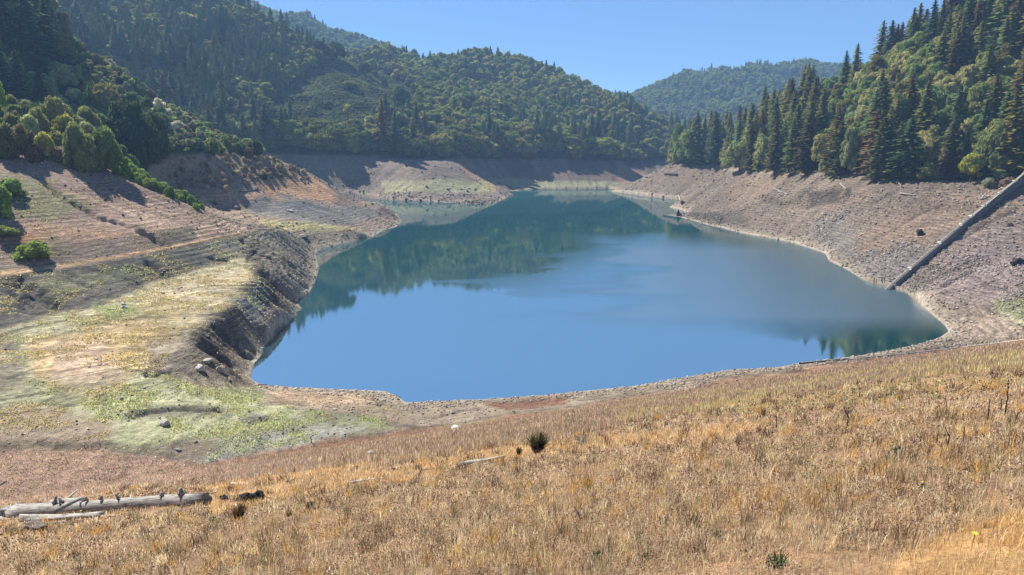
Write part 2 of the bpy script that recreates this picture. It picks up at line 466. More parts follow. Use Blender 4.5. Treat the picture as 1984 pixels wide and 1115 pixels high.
# left slope
paint(pmask([(-60,300),(110,285),(240,330),(390,412),(440,435),(500,445),(300,485),(0,520),(-60,530)], 5, 4), C('8d7565'))
paint(pmask([(190,400),(300,395),(400,425),(480,440),(390,462),(300,465),(200,440)], 10, 14), C('a98c74'), .9)
paint(pmask([(0,440),(150,430),(260,450),(200,470),(60,470)], 10, 16), C('aa8466'), .8)
paint(pmask([(0,335),(90,345),(170,400),(110,430),(0,420)], 12, 16), C('777650'), .8)
paint(pmask([(20,460),(110,455),(130,500),(20,505)], 10, 14), C('767248'), .7)
paint(pmask([(0,445),(60,450),(70,470),(0,478)], 8, 14), C('9a6a3c'), .6)
paint(pmask([(100,470),(330,455),(380,445),(385,470),(300,485),(100,508)], 8, 12), C('6f6154'), .8)
paint(pmask([(300,448),(375,440),(385,462),(330,478)], 4, 3), C('5c574c'), .9)
paint(pmask([(-60,533),(150,507),(300,482),(400,463),(470,450),(470,456),(400,469),(300,489),(150,515),(-60,545)], 2, 1), C('a98a62'), .9)
paint(pmask([(-60,300),(70,285),(130,290),(60,330),(-60,330)], 8, 10), C('8a6f5e'), .8)
# dark bank under the bench
paint(pmask([(-60,545),(150,517),(300,491),(400,471),(480,457),(500,470),(480,495),(400,517),(290,548),(200,590),(110,607),(0,640),(-60,660)], 5, 5), C('57534a'))
paint(pmask([(430,460),(495,460),(500,500),(430,505),(400,490)], 10, 14), C('7a7666'), .7)
paint(pmask([(60,545),(150,530),(260,520),(300,530),(200,560),(100,580)], 12, 20), C('6f7050'), .45)
# basin
BAS = [(-60,650),(0,642),(110,610),(200,593),(290,551),(400,520),(478,498),(506,540),(470,575),(420,612),(370,652),(300,722),(470,770),(560,790),(520,830),(300,860),(0,840),(-60,850)]
paint(pmask(BAS, 6, 6), C('a39c76'))
paint(pmask([(300,560),(480,515),(500,540),(450,590),(380,640),(280,660),(250,600)], 12, 14), C('b09f7c'), .9)
paint(pmask([(180,600),(330,570),(370,620),(300,640),(170,640)], 12, 16), C('a39364'), .8)
paint(pmask([(50,670),(90,648),(250,630),(350,650),(320,690),(240,740),(180,790),(110,760),(60,720)], 10, 18), C('b79a68'), .8)
paint(pmask([(90,670),(220,655),(230,730),(180,765),(110,750)], 12, 16), C('b59a7e'), .9)
paint(pmask([(-60,640),(30,660),(50,740),(130,800),(-60,800)], 12, 14), C('7f7763'), .9)
paint(pmask([(180,590),(260,590),(290,610),(200,625)], 8, 10), C('808a56'), .7)
paint(pmask([(200,760),(330,735),(400,745),(470,768),(580,790),(640,812),(740,808),(760,828),(640,850),(540,858),(330,850),(200,840),(160,800)], 26, 22), C('949a70'), .42)
paint(pmask([(0,745),(200,735),(420,760),(600,800),(560,850),(300,862),(60,850),(0,830)], 26, 24), C('9a9a72'), .45)
paint(pmask([(640,800),(740,808),(740,828),(650,822)], 12, 10), C('8d956c'), .6)
paint(pmask([(300,655),(380,650),(400,700),(340,730),(280,725)], 10, 12), C('877a68'), .9)
paint(pmask([(240,800),(300,790),(400,782),(455,790),(450,806),(360,806),(240,815)], 5, 8), C('6e6858'), .8)
paint(pmask([(455,812),(500,803),(530,812),(480,826)], 4, 5), C('6a665c'), .9)
paint(pmask([(440,850),(520,835),(620,822),(700,830),(640,850),(560,870),(470,900),(380,905)], 10, 12), C('949386'), .85)
paint(pmask([(0,790),(120,800),(220,830),(200,860),(0,850)], 12, 14), C('97816c'), .8)
# eroded cliffs at the shore
paint(cliffm * (SD > 5), C('5d564a'), .9)
paint(pmask([(455,590),(500,548),(530,560),(520,610),(480,640)], 8, 8), C('6d7070'), .8)
paint(pmask([(380,660),(430,650),(500,700),(470,722),(400,690)], 8, 8), C('6a5a50'), .8)
paint(pmask([(500,440),(560,445),(620,485),(620,540),(580,580),(520,530),(497,480)], 6, 6), C('777063'), .85)
paint(pmask([(540,590),(584,590),(560,640),(520,670),(500,660)], 6, 6), C('857866'), .9)
# headland with the brown brush
paint(pmask([(270,335),(330,300),(512,298),(660,365),(780,430),(700,470),(560,450),(430,420),(390,408)], 5, 4), C('8a7560'))
paint(pmask([(330,300),(510,300),(600,340),(560,360),(420,350),(340,350)], 10, 10), C('93775c'), .8)
paint(pmask([(520,350),(600,345),(655,372),(640,392),(560,385),(500,375)], 8, 12), C('b98e62'), .95)
paint(pmask([(400,370),(500,370),(520,385),(440,400),(390,395)], 10, 14), C('b28c6c'), .8)
paint(pmask([(470,390),(540,380),(640,395),(700,400),(740,420),(640,440),(560,432),(490,412)], 8, 10), C('716d66'), .95)
paint(pmask([(540,395),(600,385),(620,400),(560,412)], 6, 8), C('5f6064'), .7)
paint(pmask([(500,425),(570,432),(700,442),(620,450),(520,442)], 4, 5), C('9a9258'), .85)
paint(pmask([(600,445),(700,450),(770,435),(690,470),(612,485)], 6, 6), C('7c7462'), .9)
# far banks
paint(pmask([(560,300),(900,300),(995,380),(860,400),(660,385)], 4, 3), C('7c6e60'))
paint(pmask([(740,352),(880,345),(950,362),(930,375),(740,374)], 4, 6), C('94906a'), .95)
paint(pmask([(870,306),(900,306),(950,340),(975,372),(945,366),(905,335)], 3, 3), C('a07c60'), .9)
paint(pmask([(930,345),(965,352),(960,372),(930,370)], 4, 4), C('a0985a'), .8)
paint(pmask([(900,308),(1215,312),(1215,368),(1000,370)], 4, 3), C('7d6a5c'))
paint(pmask([(950,345),(1100,352),(1200,350),(1205,366),(1000,369)], 3, 4), C('97946c'), .95)
paint(pmask([(1195,312),(1290,355),(1240,362),(1200,360)], 3, 3), C('a8846e'), .9)
# right banks
RB = [(1180,372),(1310,315),(1430,325),(1500,333),(1700,342),(2100,350),(2100,680),(1860,660),(1830,625),(1740,560),(1600,500),(1500,465),(1290,418)]
paint(pmask(RB, 4, 3), C('7f7061'))
paint(pmask([(1180,372),(1310,315),(1400,335),(1340,390)], 3, 3), C('80705f'))
paint(pmask([(1420,345),(1520,345),(1480,385),(1400,400)], 12, 20), C('8f7660'), .7)
paint(pmask([(1600,360),(1700,370),(1650,400),(1550,430),(1520,400)], 16, 24), C('8b7767'), .8)
paint(pmask([(1640,470),(1720,420),(1850,370),(1984,350),(1984,390),(1850,440),(1720,520)], 20, 26), C('927a66'), .8)
paint(pmask([(1560,375),(1620,365),(1660,375),(1610,400),(1560,400)], 8, 16), C('51483f'), .9)
paint(pmask([(1470,378),(1520,382),(1560,395),(1500,400)], 8, 14), C('665444'), .8)
paint(pmask([(1560,430),(1640,410),(1650,440),(1700,520),(1640,520),(1600,490)], 12, 20), C('7e7770'), .7)
paint(pmask([(1650,520),(1740,470),(1800,490),(1740,560),(1700,550)], 12, 18), C('7b7474'), .7)
paint(pmask([(1840,480),(1984,430),(1984,560),(1880,600),(1780,590),(1760,560)], 20, 28), C('8b7a76'), .8)
paint(pmask([(1350,440),(1500,460),(1600,500),(1590,508),(1400,460)], 5, 5), C('9a8874'), .8)
paint(pmask([(1920,580),(2100,560),(2100,650),(1950,640)], 10, 12), C('9a9a74'), .8)
paint(pmask([(1800,640),(1900,600),(1984,620),(2000,655),(1850,668)], 10, 12), C('a08c78'), .8)
paint(pmask([(1380,415),(1440,405),(1450,440),(1385,440)], 5, 5), C('5f564c'), .7)
paint(pmask([(1330,412),(1400,414),(1400,440),(1335,425)], 3, 4), C('4e483f'), .8)
# beach under the dam slope
paint(pmask([(487,735),(620,752),(750,758),(786,780),(1000,770),(1300,738),(1540,706),(1840,650),(1850,668),(1540,722),(1300,760),(1000,800),(820,826),(660,800),(520,785)], 4, 5), C('8f7f69'))
paint(pmask([(520,758),(620,756),(720,772),(700,790),(600,785),(520,775)], 8, 8), C('a58a6e'), .8)
paint(pmask([(930,782),(1000,772),(1110,766),(1090,782),(980,794)], 4, 8), C('7d563f'), .9)
paint(pmask([(820,830),(1000,803),(1300,765),(1500,722),(1700,703),(2000,660),(2000,690),(1500,750),(1300,790),(1000,830),(700,860)], 4, 5), C('94916a'), .9)
# rim left by the waterline
paint(sstep(1.1, .5, SD + (n2 - .5) * .8) * (1 - INS) * (1 - DAMW), C('aba290'), .8)
paint(sstep(4.5, 2.0, SD + (n2 - .5) * 3) * (1 - INS) * (1 - DAMW), C('8e806c'), .5)
# dam slope
DC = DAMW
paint(DC, C('977550'))
pinkm = pmask([(-80,865),(200,870),(420,905),(560,890),(640,905),(500,935),(350,945),(150,960),(-80,985)], 12, 16)
darkm = pmask([(380,905),(560,862),(800,832),(1000,806),(1300,760),(1600,705),(1984,664),(2100,650),(2100,700),(1700,740),(1300,800),(1080,860),(850,890),(600,922),(420,945)], 8, 10)
goldm = pmask([(380,945),(600,915),(850,893),(1080,862),(1300,835),(1500,815),(1500,830),(1250,860),(950,900),(800,930),(640,960),(420,1000)], 8, 14)
path = pmask([(1640,1200),(1760,1070),(1860,1030),(2000,985),(2200,930),(2300,1200)], 14, 14)
yelm = pmask([(1200,790),(1500,735),(2000,680),(2000,760),(1500,800),(1200,820)], 20, 24)
paint(pinkm, C('a07f68'), .8)
paint(darkm, C('866048'), .9)
paint(goldm, C('ae8c62'), .9)
paint(path, C('ae8650'), .9)
tan_ = fbm(GX / 6, GY / 6, 4, 91)
paint(DC * sstep(.45, .62, tan_) * (1 - path), C('8f7150'), .6)
strk = fbm((ARC + warpa * .5) / 3.5, DL / 38 + 5, 4, 95)
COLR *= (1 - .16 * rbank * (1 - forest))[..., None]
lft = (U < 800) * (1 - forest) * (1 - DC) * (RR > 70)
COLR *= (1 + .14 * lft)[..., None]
COLR[:] = COLR * .82 + COLR.mean(-1, keepdims=True) * .18
COLR *= (1 + bank * (1 - DC) * (strk - .5) * .75)[..., None]
COLR *= (0.86 + 0.28 * fbm(GX / 1.6, GY / 1.6, 3, 93))[..., None]
rockm = np.clip(bank * (1 - forest) * (0.25 + .75 * rbank + .8 * cliffm), 0, 1)
stratam = bank * (1 - forest) * (SD > 0) * (RR > 110) * (1 - DC)

# ------------------------------------------------------------------ materials
def mat(name):
    m = bpy.data.materials.new(name); m.use_nodes = True
    nt_ = m.node_tree
    return m, nt_, nt_.nodes['Principled BSDF']
def nd(t, k, **kw):
    n = t.nodes.new(k)
    for a, b in kw.items():
        if a in n.inputs: n.inputs[a].default_value = b
        else: setattr(n, a, b)
    return n
def ramp(t, fac, stops):
    r = t.nodes.new('ShaderNodeValToRGB')
    el = r.color_ramp.elements
    while len(el) < len(stops): el.new(0.5)
    for e, (p, c) in zip(el, stops):
        e.position = p; e.color = (c, c, c, 1) if isinstance(c, (int, float)) else (*c, 1)
    t.links.new(fac, r.inputs[0])
    return r
def mul(t, a, b, fac=1.0, mode='MULTIPLY'):
    m = t.nodes.new('ShaderNodeMix'); m.data_type = 'RGBA'; m.blend_type = mode
    if isinstance(fac, (int, float)): m.inputs[0].default_value = fac
    else: t.links.new(fac, m.inputs[0])
    for s, i in ((a, 6), (b, 7)):
        if isinstance(s, tuple): m.inputs[i].default_value = (*s, 1)
        else: t.links.new(s, m.inputs[i])
    return m.outputs[2]
def math_(t, op, a, b=None):
    n = t.nodes.new('ShaderNodeMath'); n.operation = op
    for s, i in ((a, 0), (b, 1)):
        if s is None: continue
        if isinstance(s, (int, float)): n.inputs[i].default_value = s
        else: t.links.new(s, n.inputs[i])
    return n.outputs[0]

gm, t, b = mat('ground_soil')
col = nd(t, 'ShaderNodeAttribute', attribute_name='soil')
msk = nd(t, 'ShaderNodeAttribute', attribute_name='masks')
sep = t.nodes.new('ShaderNodeSeparateColor'); t.links.new(msk.outputs['Color'], sep.inputs[0])
geo = t.nodes.new('ShaderNodeNewGeometry')
nz1 = nd(t, 'ShaderNodeTexNoise', Scale=0.9, Detail=8.0, Roughness=0.68); t.links.new(geo.outputs['Position'], nz1.inputs['Vector'])
nz2 = nd(t, 'ShaderNodeTexNoise', Scale=5.5, Detail=5.0, Roughness=0.7); t.links.new(geo.outputs['Position'], nz2.inputs['Vector'])
mp = t.nodes.new('ShaderNodeMapping'); mp.inputs['Scale'].default_value = (.02, .02, 2.1); t.links.new(geo.outputs['Position'], mp.inputs['Vector'])
nz3 = nd(t, 'ShaderNodeTexNoise', Scale=1.0, Detail=5.0, Roughness=0.75); t.links.new(mp.outputs[0], nz3.inputs['Vector'])
vor = nd(t, 'ShaderNodeTexVoronoi', Scale=1.1); t.links.new(geo.outputs['Position'], vor.inputs['Vector'])
vor2 = nd(t, 'ShaderNodeTexVoronoi', Scale=3.3); t.links.new(geo.outputs['Position'], vor2.inputs['Vector'])
c = mul(t, col.outputs['Color'], ramp(t, nz1.outputs[0], [(.3, .6), (.5, 1.0), (.7, 1.4)]).outputs[0])
c = mul(t, c, ramp(t, nz2.outputs[0], [(.3, .6), (.5, 1.0), (.7, 1.4)]).outputs[0], 0.8)
c = mul(t, c, ramp(t, nz3.outputs[0], [(.34, .45), (.42, 1.1), (.47, .62), (.52, 1.25), (.57, .7), (.64, 1.2), (.7, .6)]).outputs[0], sep.outputs[1])
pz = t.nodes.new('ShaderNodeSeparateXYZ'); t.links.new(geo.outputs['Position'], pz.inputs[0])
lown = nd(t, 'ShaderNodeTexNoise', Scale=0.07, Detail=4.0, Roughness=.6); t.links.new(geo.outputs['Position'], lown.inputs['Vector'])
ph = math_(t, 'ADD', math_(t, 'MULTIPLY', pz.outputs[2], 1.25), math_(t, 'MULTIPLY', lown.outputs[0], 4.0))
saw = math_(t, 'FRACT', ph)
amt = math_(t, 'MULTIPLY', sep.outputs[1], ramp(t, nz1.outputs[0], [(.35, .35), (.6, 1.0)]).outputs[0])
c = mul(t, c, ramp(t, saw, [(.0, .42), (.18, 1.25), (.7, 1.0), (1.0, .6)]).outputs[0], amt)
stone = ramp(t, vor.outputs['Color'], [(.0, .5), (.5, .95), (1.0, 1.45)])
c = mul(t, c, stone.outputs[0], math_(t, 'MULTIPLY', sep.outputs[0], .45))
stone2 = ramp(t, vor2.outputs['Color'], [(.0, .55), (.5, .95), (1.0, 1.55)])
c = mul(t, c, stone2.outputs[0], math_(t, 'MULTIPLY', sep.outputs[0], .5))
t.links.new(c, b.inputs['Base Color'])
b.inputs['Roughness'].default_value = .95
b.inputs['Specular IOR Level'].default_value = .12
h = math_(t, 'ADD', math_(t, 'MULTIPLY', nz1.outputs[0], 1.0), math_(t, 'MULTIPLY', nz2.outputs[0], .3))
h = math_(t, 'ADD', h, math_(t, 'MULTIPLY', math_(t, 'MULTIPLY', vor.outputs['Distance'], sep.outputs[0]), -.5))
h = math_(t, 'ADD', h, math_(t, 'MULTIPLY', math_(t, 'MULTIPLY', nz3.outputs[0], sep.outputs[1]), 1.0))
bp = nd(t, 'ShaderNodeBump', Strength=.75, Distance=.7); t.links.new(h, bp.inputs['Height']); t.links.new(bp.outputs[0], b.inputs['Normal'])

# ------------------------------------------------------------------ mesh helpers
def mesh_np(name, verts, quads=None, tris=None, smooth=False, mats=(), mat_idx=None):
    me = bpy.data.meshes.new(name)
    nq = 0 if quads is None else len(quads); n3 = 0 if tris is None else len(tris)
    me.vertices.add(len(verts)); me.vertices.foreach_set('co', np.ascontiguousarray(verts, dtype=np.float32).ravel())
    li = np.concatenate([np.asarray(quads, dtype=np.int32).ravel() if nq else np.zeros(0, np.int32), np.asarray(tris, dtype=np.int32).ravel() if n3 else np.zeros(0, np.int32)])
    me.loops.add(len(li)); me.loops.foreach_set('vertex_index', li)
    me.polygons.add(nq + n3)
    st = np.concatenate([np.arange(nq) * 4, nq * 4 + np.arange(n3) * 3]).astype(np.int32)
    me.polygons.foreach_set('loop_start', st)
    if smooth: me.polygons.foreach_set('use_smooth', np.ones(nq + n3, bool))
    for m in mats: me.materials.append(m)
    if mat_idx is not None: me.polygons.foreach_set('material_index', np.asarray(mat_idx, np.int32))
    me.update(calc_edges=True)
    return me
def attr(me, name, rgb):
    a = me.attributes.new(name, 'FLOAT_COLOR', 'POINT')
    v = np.ones((len(rgb), 4), np.float32); v[:, :3] = rgb
    a.data.foreach_set('color', v.ravel())
def link(name, data, parent=None, loc=None, rot=None, scl=None):
    o = bpy.data.objects.new(name, data)
    COL.objects.link(o)
    if parent: o.parent = parent
    if loc is not None: o.location = loc
    if rot is not None: o.rotation_euler = rot
    if scl is not None: o.scale = scl if hasattr(scl, '__len__') else (scl,) * 3
    return o
def tag(o, label=None, cat=None, group=None, kind=None):
    if label: o['label'] = label
    if cat: o['category'] = cat
    if group: o['group'] = group
    if kind: o['kind'] = kind
    return o

# ------------------------------------------------------------------ ground and water
j, i = np.meshgrid(np.arange(nr - 1), np.arange(nt - 1), indexing='ij')
a0 = (j * nt + i).ravel()
qd = np.column_stack([a0, a0 + 1, a0 + nt + 1, a0 + nt])[:, ::-1]
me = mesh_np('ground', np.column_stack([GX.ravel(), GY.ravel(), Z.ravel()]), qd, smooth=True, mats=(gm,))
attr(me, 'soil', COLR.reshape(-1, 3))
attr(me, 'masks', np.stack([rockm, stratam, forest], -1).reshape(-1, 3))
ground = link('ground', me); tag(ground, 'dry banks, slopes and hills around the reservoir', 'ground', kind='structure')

wm, t, b = mat('lake_water')
geo = t.nodes.new('ShaderNodeNewGeometry')
sx = t.nodes.new('ShaderNodeSeparateXYZ'); t.links.new(geo.outputs['Position'], sx.inputs[0])
mp = t.nodes.new('ShaderNodeMapping'); mp.inputs['Scale'].default_value = (.007, .026, 1); mp.inputs['Rotation'].default_value = (0, 0, R(-12)); t.links.new(geo.outputs['Position'], mp.inputs['Vector'])
big = nd(t, 'ShaderNodeTexNoise', Scale=1.0, Detail=5.0, Roughness=.62); t.links.new(mp.outputs[0], big.inputs['Vector'])
wv = nd(t, 'ShaderNodeTexNoise', Scale=1.3, Detail=3.0, Roughness=.6); t.links.new(geo.outputs['Position'], wv.inputs['Vector'])
# a breeze ruffles the open right-hand side; the left and far arms lie calm
side = math_(t, 'MULTIPLY', sx.outputs[0], .009)
ruf = ramp(t, math_(t, 'ADD', math_(t, 'MULTIPLY', big.outputs[0], 1.35), side), [(.66, 0.0), (.74, .22), (.86, .3), (1.1, 1.0)])
nearc = nd(t, 'ShaderNodeMapRange'); nearc.inputs[1].default_value = 148; nearc.inputs[2].default_value = 172; t.links.new(sx.outputs[1], nearc.inputs[0])
farc = nd(t, 'ShaderNodeMapRange'); farc.inputs[1].default_value = 350; farc.inputs[2].default_value = 285; t.links.new(sx.outputs[1], farc.inputs[0])
rufo = math_(t, 'MULTIPLY', math_(t, 'MULTIPLY', ruf.outputs[0], nearc.outputs[0]), farc.outputs[0])
bst = math_(t, 'ADD', math_(t, 'MULTIPLY', rufo, .85), math_(t, 'MULTIPLY', big.outputs[0], .05))
bp = nd(t, 'ShaderNodeBump', Distance=.10); t.links.new(wv.outputs[0], bp.inputs['Height']); t.links.new(bst, bp.inputs['Strength'])
t.nodes.remove(b)
gl = nd(t, 'ShaderNodeBsdfGlossy', Roughness=.035, Color=(1, 1, 1, 1)); t.links.new(bp.outputs[0], gl.inputs['Normal'])
t.links.new(math_(t, 'ADD', math_(t, 'MULTIPLY', rufo, .24), .025), gl.inputs['Roughness'])
df = nd(t, 'ShaderNodeBsdfDiffuse', Color=(.010, .062, .072, 1))
fr_ = nd(t, 'ShaderNodeFresnel', IOR=16.0); t.links.new(bp.outputs[0], fr_.inputs['Normal'])
mx = t.nodes.new('ShaderNodeMixShader'); t.links.new(fr_.outputs[0], mx.inputs[0]); t.links.new(df.outputs[0], mx.inputs[1]); t.links.new(gl.outputs[0], mx.inputs[2])
t.links.new(mx.outputs[0], t.nodes['Material Output'].inputs['Surface'])
lo = SH.min(0) - 15; hi = SH.max(0) + 15
me = mesh_np('lake_water', [(lo[0], lo[1], 0), (hi[0], lo[1], 0), (hi[0], hi[1], 0), (lo[0], hi[1], 0)], [(0, 1, 2, 3)], mats=(wm,))
water = link('lake_water', me); tag(water, 'calm blue-green water of the low reservoir', 'water', kind='structure')

# ------------------------------------------------------------------ vegetation kit
rng = np.random.default_rng(7)
def foliage_mat(name, translucent, rough_spec=0.0):
    m = bpy.data.materials.new(name); m.use_nodes = True
    t = m.node_tree; t.nodes.remove(t.nodes['Principled BSDF'])
    oi = t.nodes.new('ShaderNodeObjectInfo')
    at = nd(t, 'ShaderNodeAttribute', attribute_name='leaf')
    c = mul(t, oi.outputs['Color'], at.outputs['Color'])
    d = nd(t, 'ShaderNodeBsdfDiffuse'); tr = nd(t, 'ShaderNodeBsdfTranslucent')
    t.links.new(c, d.inputs[0]); t.links.new(c, tr.inputs[0])
    mx = t.nodes.new('ShaderNodeMixShader'); mx.inputs[0].default_value = translucent
    t.links.new(d.outputs[0], mx.inputs[1]); t.links.new(tr.outputs[0], mx.inputs[2])
    t.links.new(mx.outputs[0], t.nodes['Material Output'].inputs['Surface'])
    return m
leafm = foliage_mat('foliage', .48)
bark, t, b = mat('bark')
nz = nd(t, 'ShaderNodeTexNoise', Scale=3.0, Detail=5.0)
t.links.new(ramp(t, nz.outputs[0], [(.3, (.03, .022, .016)), (.7, (.09, .07, .055))]).outputs[0], b.inputs['Base Color']); b.inputs['Roughness'].default_value = .95

def unit(v):
    return v / (np.linalg.norm(v, axis=-1, keepdims=True) + 1e-9)
def rhomb(c, u, v):
    """leaf clumps: one rhombus per row"""
    n = len(c)
    V_ = np.stack([c + u, c + v, c - u * .9, c - v], 1).reshape(-1, 3)
    return V_, np.arange(n * 4).reshape(n, 4)
class Geo:
    def __init__(s): s.v = []; s.q = []; s.c = []; s.n = 0
    def add(s, v, q, c):
        s.v.append(v); s.q.append(q + s.n); s.n += len(v)
        c = np.asarray(c, np.float32)
        if c.ndim == 1 and c.shape[0] == 3: c = np.tile(c, (len(v), 1))
        s.c.append(c)
    def get(s):
        return np.concatenate(s.v), np.concatenate(s.q), np.concatenate(s.c)
    def mesh(s, name, m):
        v, q_, c = s.get()
        me = mesh_np(name, v, q_, mats=(m,)); attr(me, 'leaf', c)
        return me
def tube(pts, rad, n=7):
    pts = np.array(pts, float); V_ = []; Q = []
    for i, p in enumerate(pts):
        d = pts[min(i + 1, len(pts) - 1)] - pts[max(i - 1, 0)]
        d = d / (np.linalg.norm(d) + 1e-9)
        a = np.cross(d, [0.3, 1, .1]); a /= np.linalg.norm(a); b_ = np.cross(d, a)
        for k in range(n):
            w = 2 * math.pi * k / n
            V_.append(p + rad[i] * (math.cos(w) * a + math.sin(w) * b_))
    for i in range(len(pts) - 1):
        for k in range(n):
            Q.append((i * n + k, i * n + (k + 1) % n, (i + 1) * n + (k + 1) % n, (i + 1) * n + k))
    return np.array(V_), np.array(Q)
CUBE_Q = None
def ball(c, r, jit, rg, n=3):
    """a lumpy closed ball of quads"""
    V_ = []; Q = []
    for ax in range(3):
        for sg in (-1, 1):
            b0 = len(V_)
            for a in np.linspace(-1, 1, n):
                for e in np.linspace(-1, 1, n):
                    p = [0, 0, 0]; p[ax] = sg; p[(ax + 1) % 3] = a * sg; p[(ax + 2) % 3] = e
                    V_.append(p)
            for x in range(n - 1):
                for y in range(n - 1):
                    Q.append((b0 + x * n + y, b0 + (x + 1) * n + y, b0 + (x + 1) * n + y + 1, b0 + x * n + y + 1))
    V_ = unit(np.array(V_, float))
    if jit: V_ = V_ * (1 + jit * (np.sin(V_[:, :1] * 5 + rg.uniform(0, 6)) * np.cos(V_[:, 1:2] * 4 + V_[:, 2:] * 3 + rg.uniform(0, 6))))
    return V_ * np.asarray(r) + c, np.array(Q)

def fir(seed, whorls, nb, nc, h=25.0, rb=4.3, wide=1.0, bare=.06, core=True):
    rg = np.random.default_rng(seed); g = Geo()
    C_, U_, V_, K = [], [], [], []
    lop = rg.uniform(.75, 1.2, 6)
    for w in range(whorls):
        t_ = bare + (1 - bare) * (w / (whorls - 1)) ** 0.95
        R_ = rb * (1 - t_) ** .58 * rg.uniform(.72, 1.12) + .25
        if t_ < .2: R_ *= .75 + t_
        n = max(3, int(nb * (1 - .45 * t_)))
        a0 = rg.uniform(0, 6.28)
        for k in range(n):
            a = a0 + 6.283 * k / n + rg.uniform(-.25, .25)
            Rk = R_ * rg.uniform(.6, 1.15) * lop[int(a / 6.284 * 6) % 6]
            m = max(1, int(nc * (0.5 + .5 * Rk / rb) + .5))
            s = (np.arange(m) + .75) / (m + .3)
            dirn = np.array([math.cos(a), math.sin(a), 0]); side = np.array([-math.sin(a), math.cos(a), 0])
            z = t_ * h + (-.34 * Rk * s ** 1.4 + .10 * Rk * s ** 3) + rg.uniform(-.25, .25)
            c = dirn * (Rk * s)[:, None] + side * rg.normal(0, .05 * Rk, m)[:, None]; c[:, 2] = z
            ln = Rk / m * .85 + .2; wd = (.22 * Rk * (1.15 - s) + .28) * rg.uniform(.7, 1.2, m)
            tilt = rg.uniform(-.55, .55, m)
            uu = dirn * ln + np.array([0, 0, -1.0]) * (ln * rg.uniform(.1, .6, m))[:, None]
            vv = side * (np.cos(tilt) * wd)[:, None] + np.array([0, 0, 1.0]) * (np.sin(tilt) * wd)[:, None]
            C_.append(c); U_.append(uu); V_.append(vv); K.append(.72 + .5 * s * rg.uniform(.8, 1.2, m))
    C_ = np.concatenate(C_); U_ = np.concatenate(U_); V_ = np.concatenate(V_); K = np.concatenate(K)
    v, q_ = rhomb(C_, U_, V_)
    j_ = rg.uniform(.75, 1.25, len(K)) * K
    col = np.stack([j_ * rg.uniform(.9, 1.15, len(K)), j_, j_ * rg.uniform(.85, 1.1, len(K))], 1)
    g.add(v, q_, np.repeat(col, 4, 0))
    if core and core is not True:
        nr_ = 12; zs = np.linspace(bare * h, h * .985, nr_); ns = core + 3
        rad = [rb * (.95 if i % 2 == 0 else .62) * (1 - z / h) ** .72 + .05 for i, z in enumerate(zs)]
        v, q_ = tube([(0, 0, z) for z in zs], rad, ns)
        v[:, :2] *= rg.uniform(.65, 1.2, (len(v), 1)); v[:, 2] += rg.normal(0, .35, len(v))
        g.add(v, q_, np.repeat(rg.uniform(.7, 1.25, (len(v), 1)), 3, 1))
    elif core:
        nn = 8
        zs = np.linspace(bare * h, h * .97, 8)
        v, q_ = tube([(0, 0, z) for z in zs], [rb * .3 * (1 - z / h) ** .8 + .03 for z in zs], nn)
        v += rg.normal(0, .12, v.shape)
        g.add(v, q_, (.7, .7, .7))
    return g
def fir_trunk(h=25.0, r=.36):
    zs = np.linspace(-1.0, h * .96, 8)
    return tube([(0, 0, z) for z in zs], [r * (1 - max(0, z) / h) + .03 for z in zs], 7)
def puffs(seed, n, nc, R_, H_, base, size, squash=.8, core=3, pr=(.30, .46), hub=.56):
    """round-headed crown of leaf clumps gathered into puffs"""
    rg = np.random.default_rng(seed); g = Geo()
    P_ = []
    for k in range(n):
        a = k * 2.4 + rg.uniform(-.4, .4); e = rg.uniform(0, 1)
        if k == 0: p = np.array([0, 0, .55])
        else:
            ring = math.sqrt(max(0, 1 - (e * .95) ** 2))
            p = np.array([math.cos(a) * ring * .68, math.sin(a) * ring * .68, e * .72])
        P_.append(p * [R_, R_, H_ - base] + [0, 0, base + .10 * (H_ - base)])
    if core:
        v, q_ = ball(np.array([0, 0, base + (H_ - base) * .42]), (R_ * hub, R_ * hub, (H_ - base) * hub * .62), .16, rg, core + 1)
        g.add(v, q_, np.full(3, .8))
    for k, p in enumerate(P_):
        r = R_ * rg.uniform(*pr)
        if core:
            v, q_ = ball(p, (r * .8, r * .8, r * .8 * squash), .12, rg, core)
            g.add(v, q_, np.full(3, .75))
        nrm = unit(rg.normal(0, 1, (nc, 3)) + [0, 0, .25])
        c = p + nrm * np.array([r, r, r * squash]) * rg.uniform(.82, 1.1, (nc, 1))
        d = unit(nrm + rg.normal(0, .45, (nc, 3)))
        u_ = unit(np.cross(d, rg.normal(0, 1, (nc, 3)))); v_ = np.cross(d, u_)
        sz = size * rg.uniform(.6, 1.25, (nc, 1))
        v, q_ = rhomb(c, u_ * sz, v_ * sz * .75)
        tone = rg.uniform(.8, 1.2)
        j_ = tone * rg.uniform(.75, 1.3, nc)
        col = np.stack([j_ * rg.uniform(.9, 1.15, nc), j_, j_ * rg.uniform(.8, 1.1, nc)], 1)
        g.add(v, q_, np.repeat(col, 4, 0))
    return g, P_
def oak_trunk(P_, base, r=.3, sub=7):
    g = Geo()
    v, q_ = tube([(0, 0, -1.0), (.05, 0, base * .5), (0, .1, base), (.1, 0, base * 1.6)], [r * 1.2, r * .85, r * .7, r * .4], 8); g.add(v, q_, (1, 1, 1))
    for p in P_[:sub]:
        m_ = np.array([p[0] * .4, p[1] * .4, base * .7 + (p[2] - base) * .5])
        v, q_ = tube([(0, 0, base * .7), m_, p], [r * .5, r * .3, r * .1], 5); g.add(v, q_, (1, 1, 1))
    v, q_, _ = g.get()
    return v, q_
FIR_H, OAK_H, SHR_H = 25.0, 12.0, 3.0
def quad_mesh(name, v, q_, m):
    return mesh_np(name, v, q_, smooth=True, mats=(m,))
fir_var, oak_var, shr_var = [], [], []
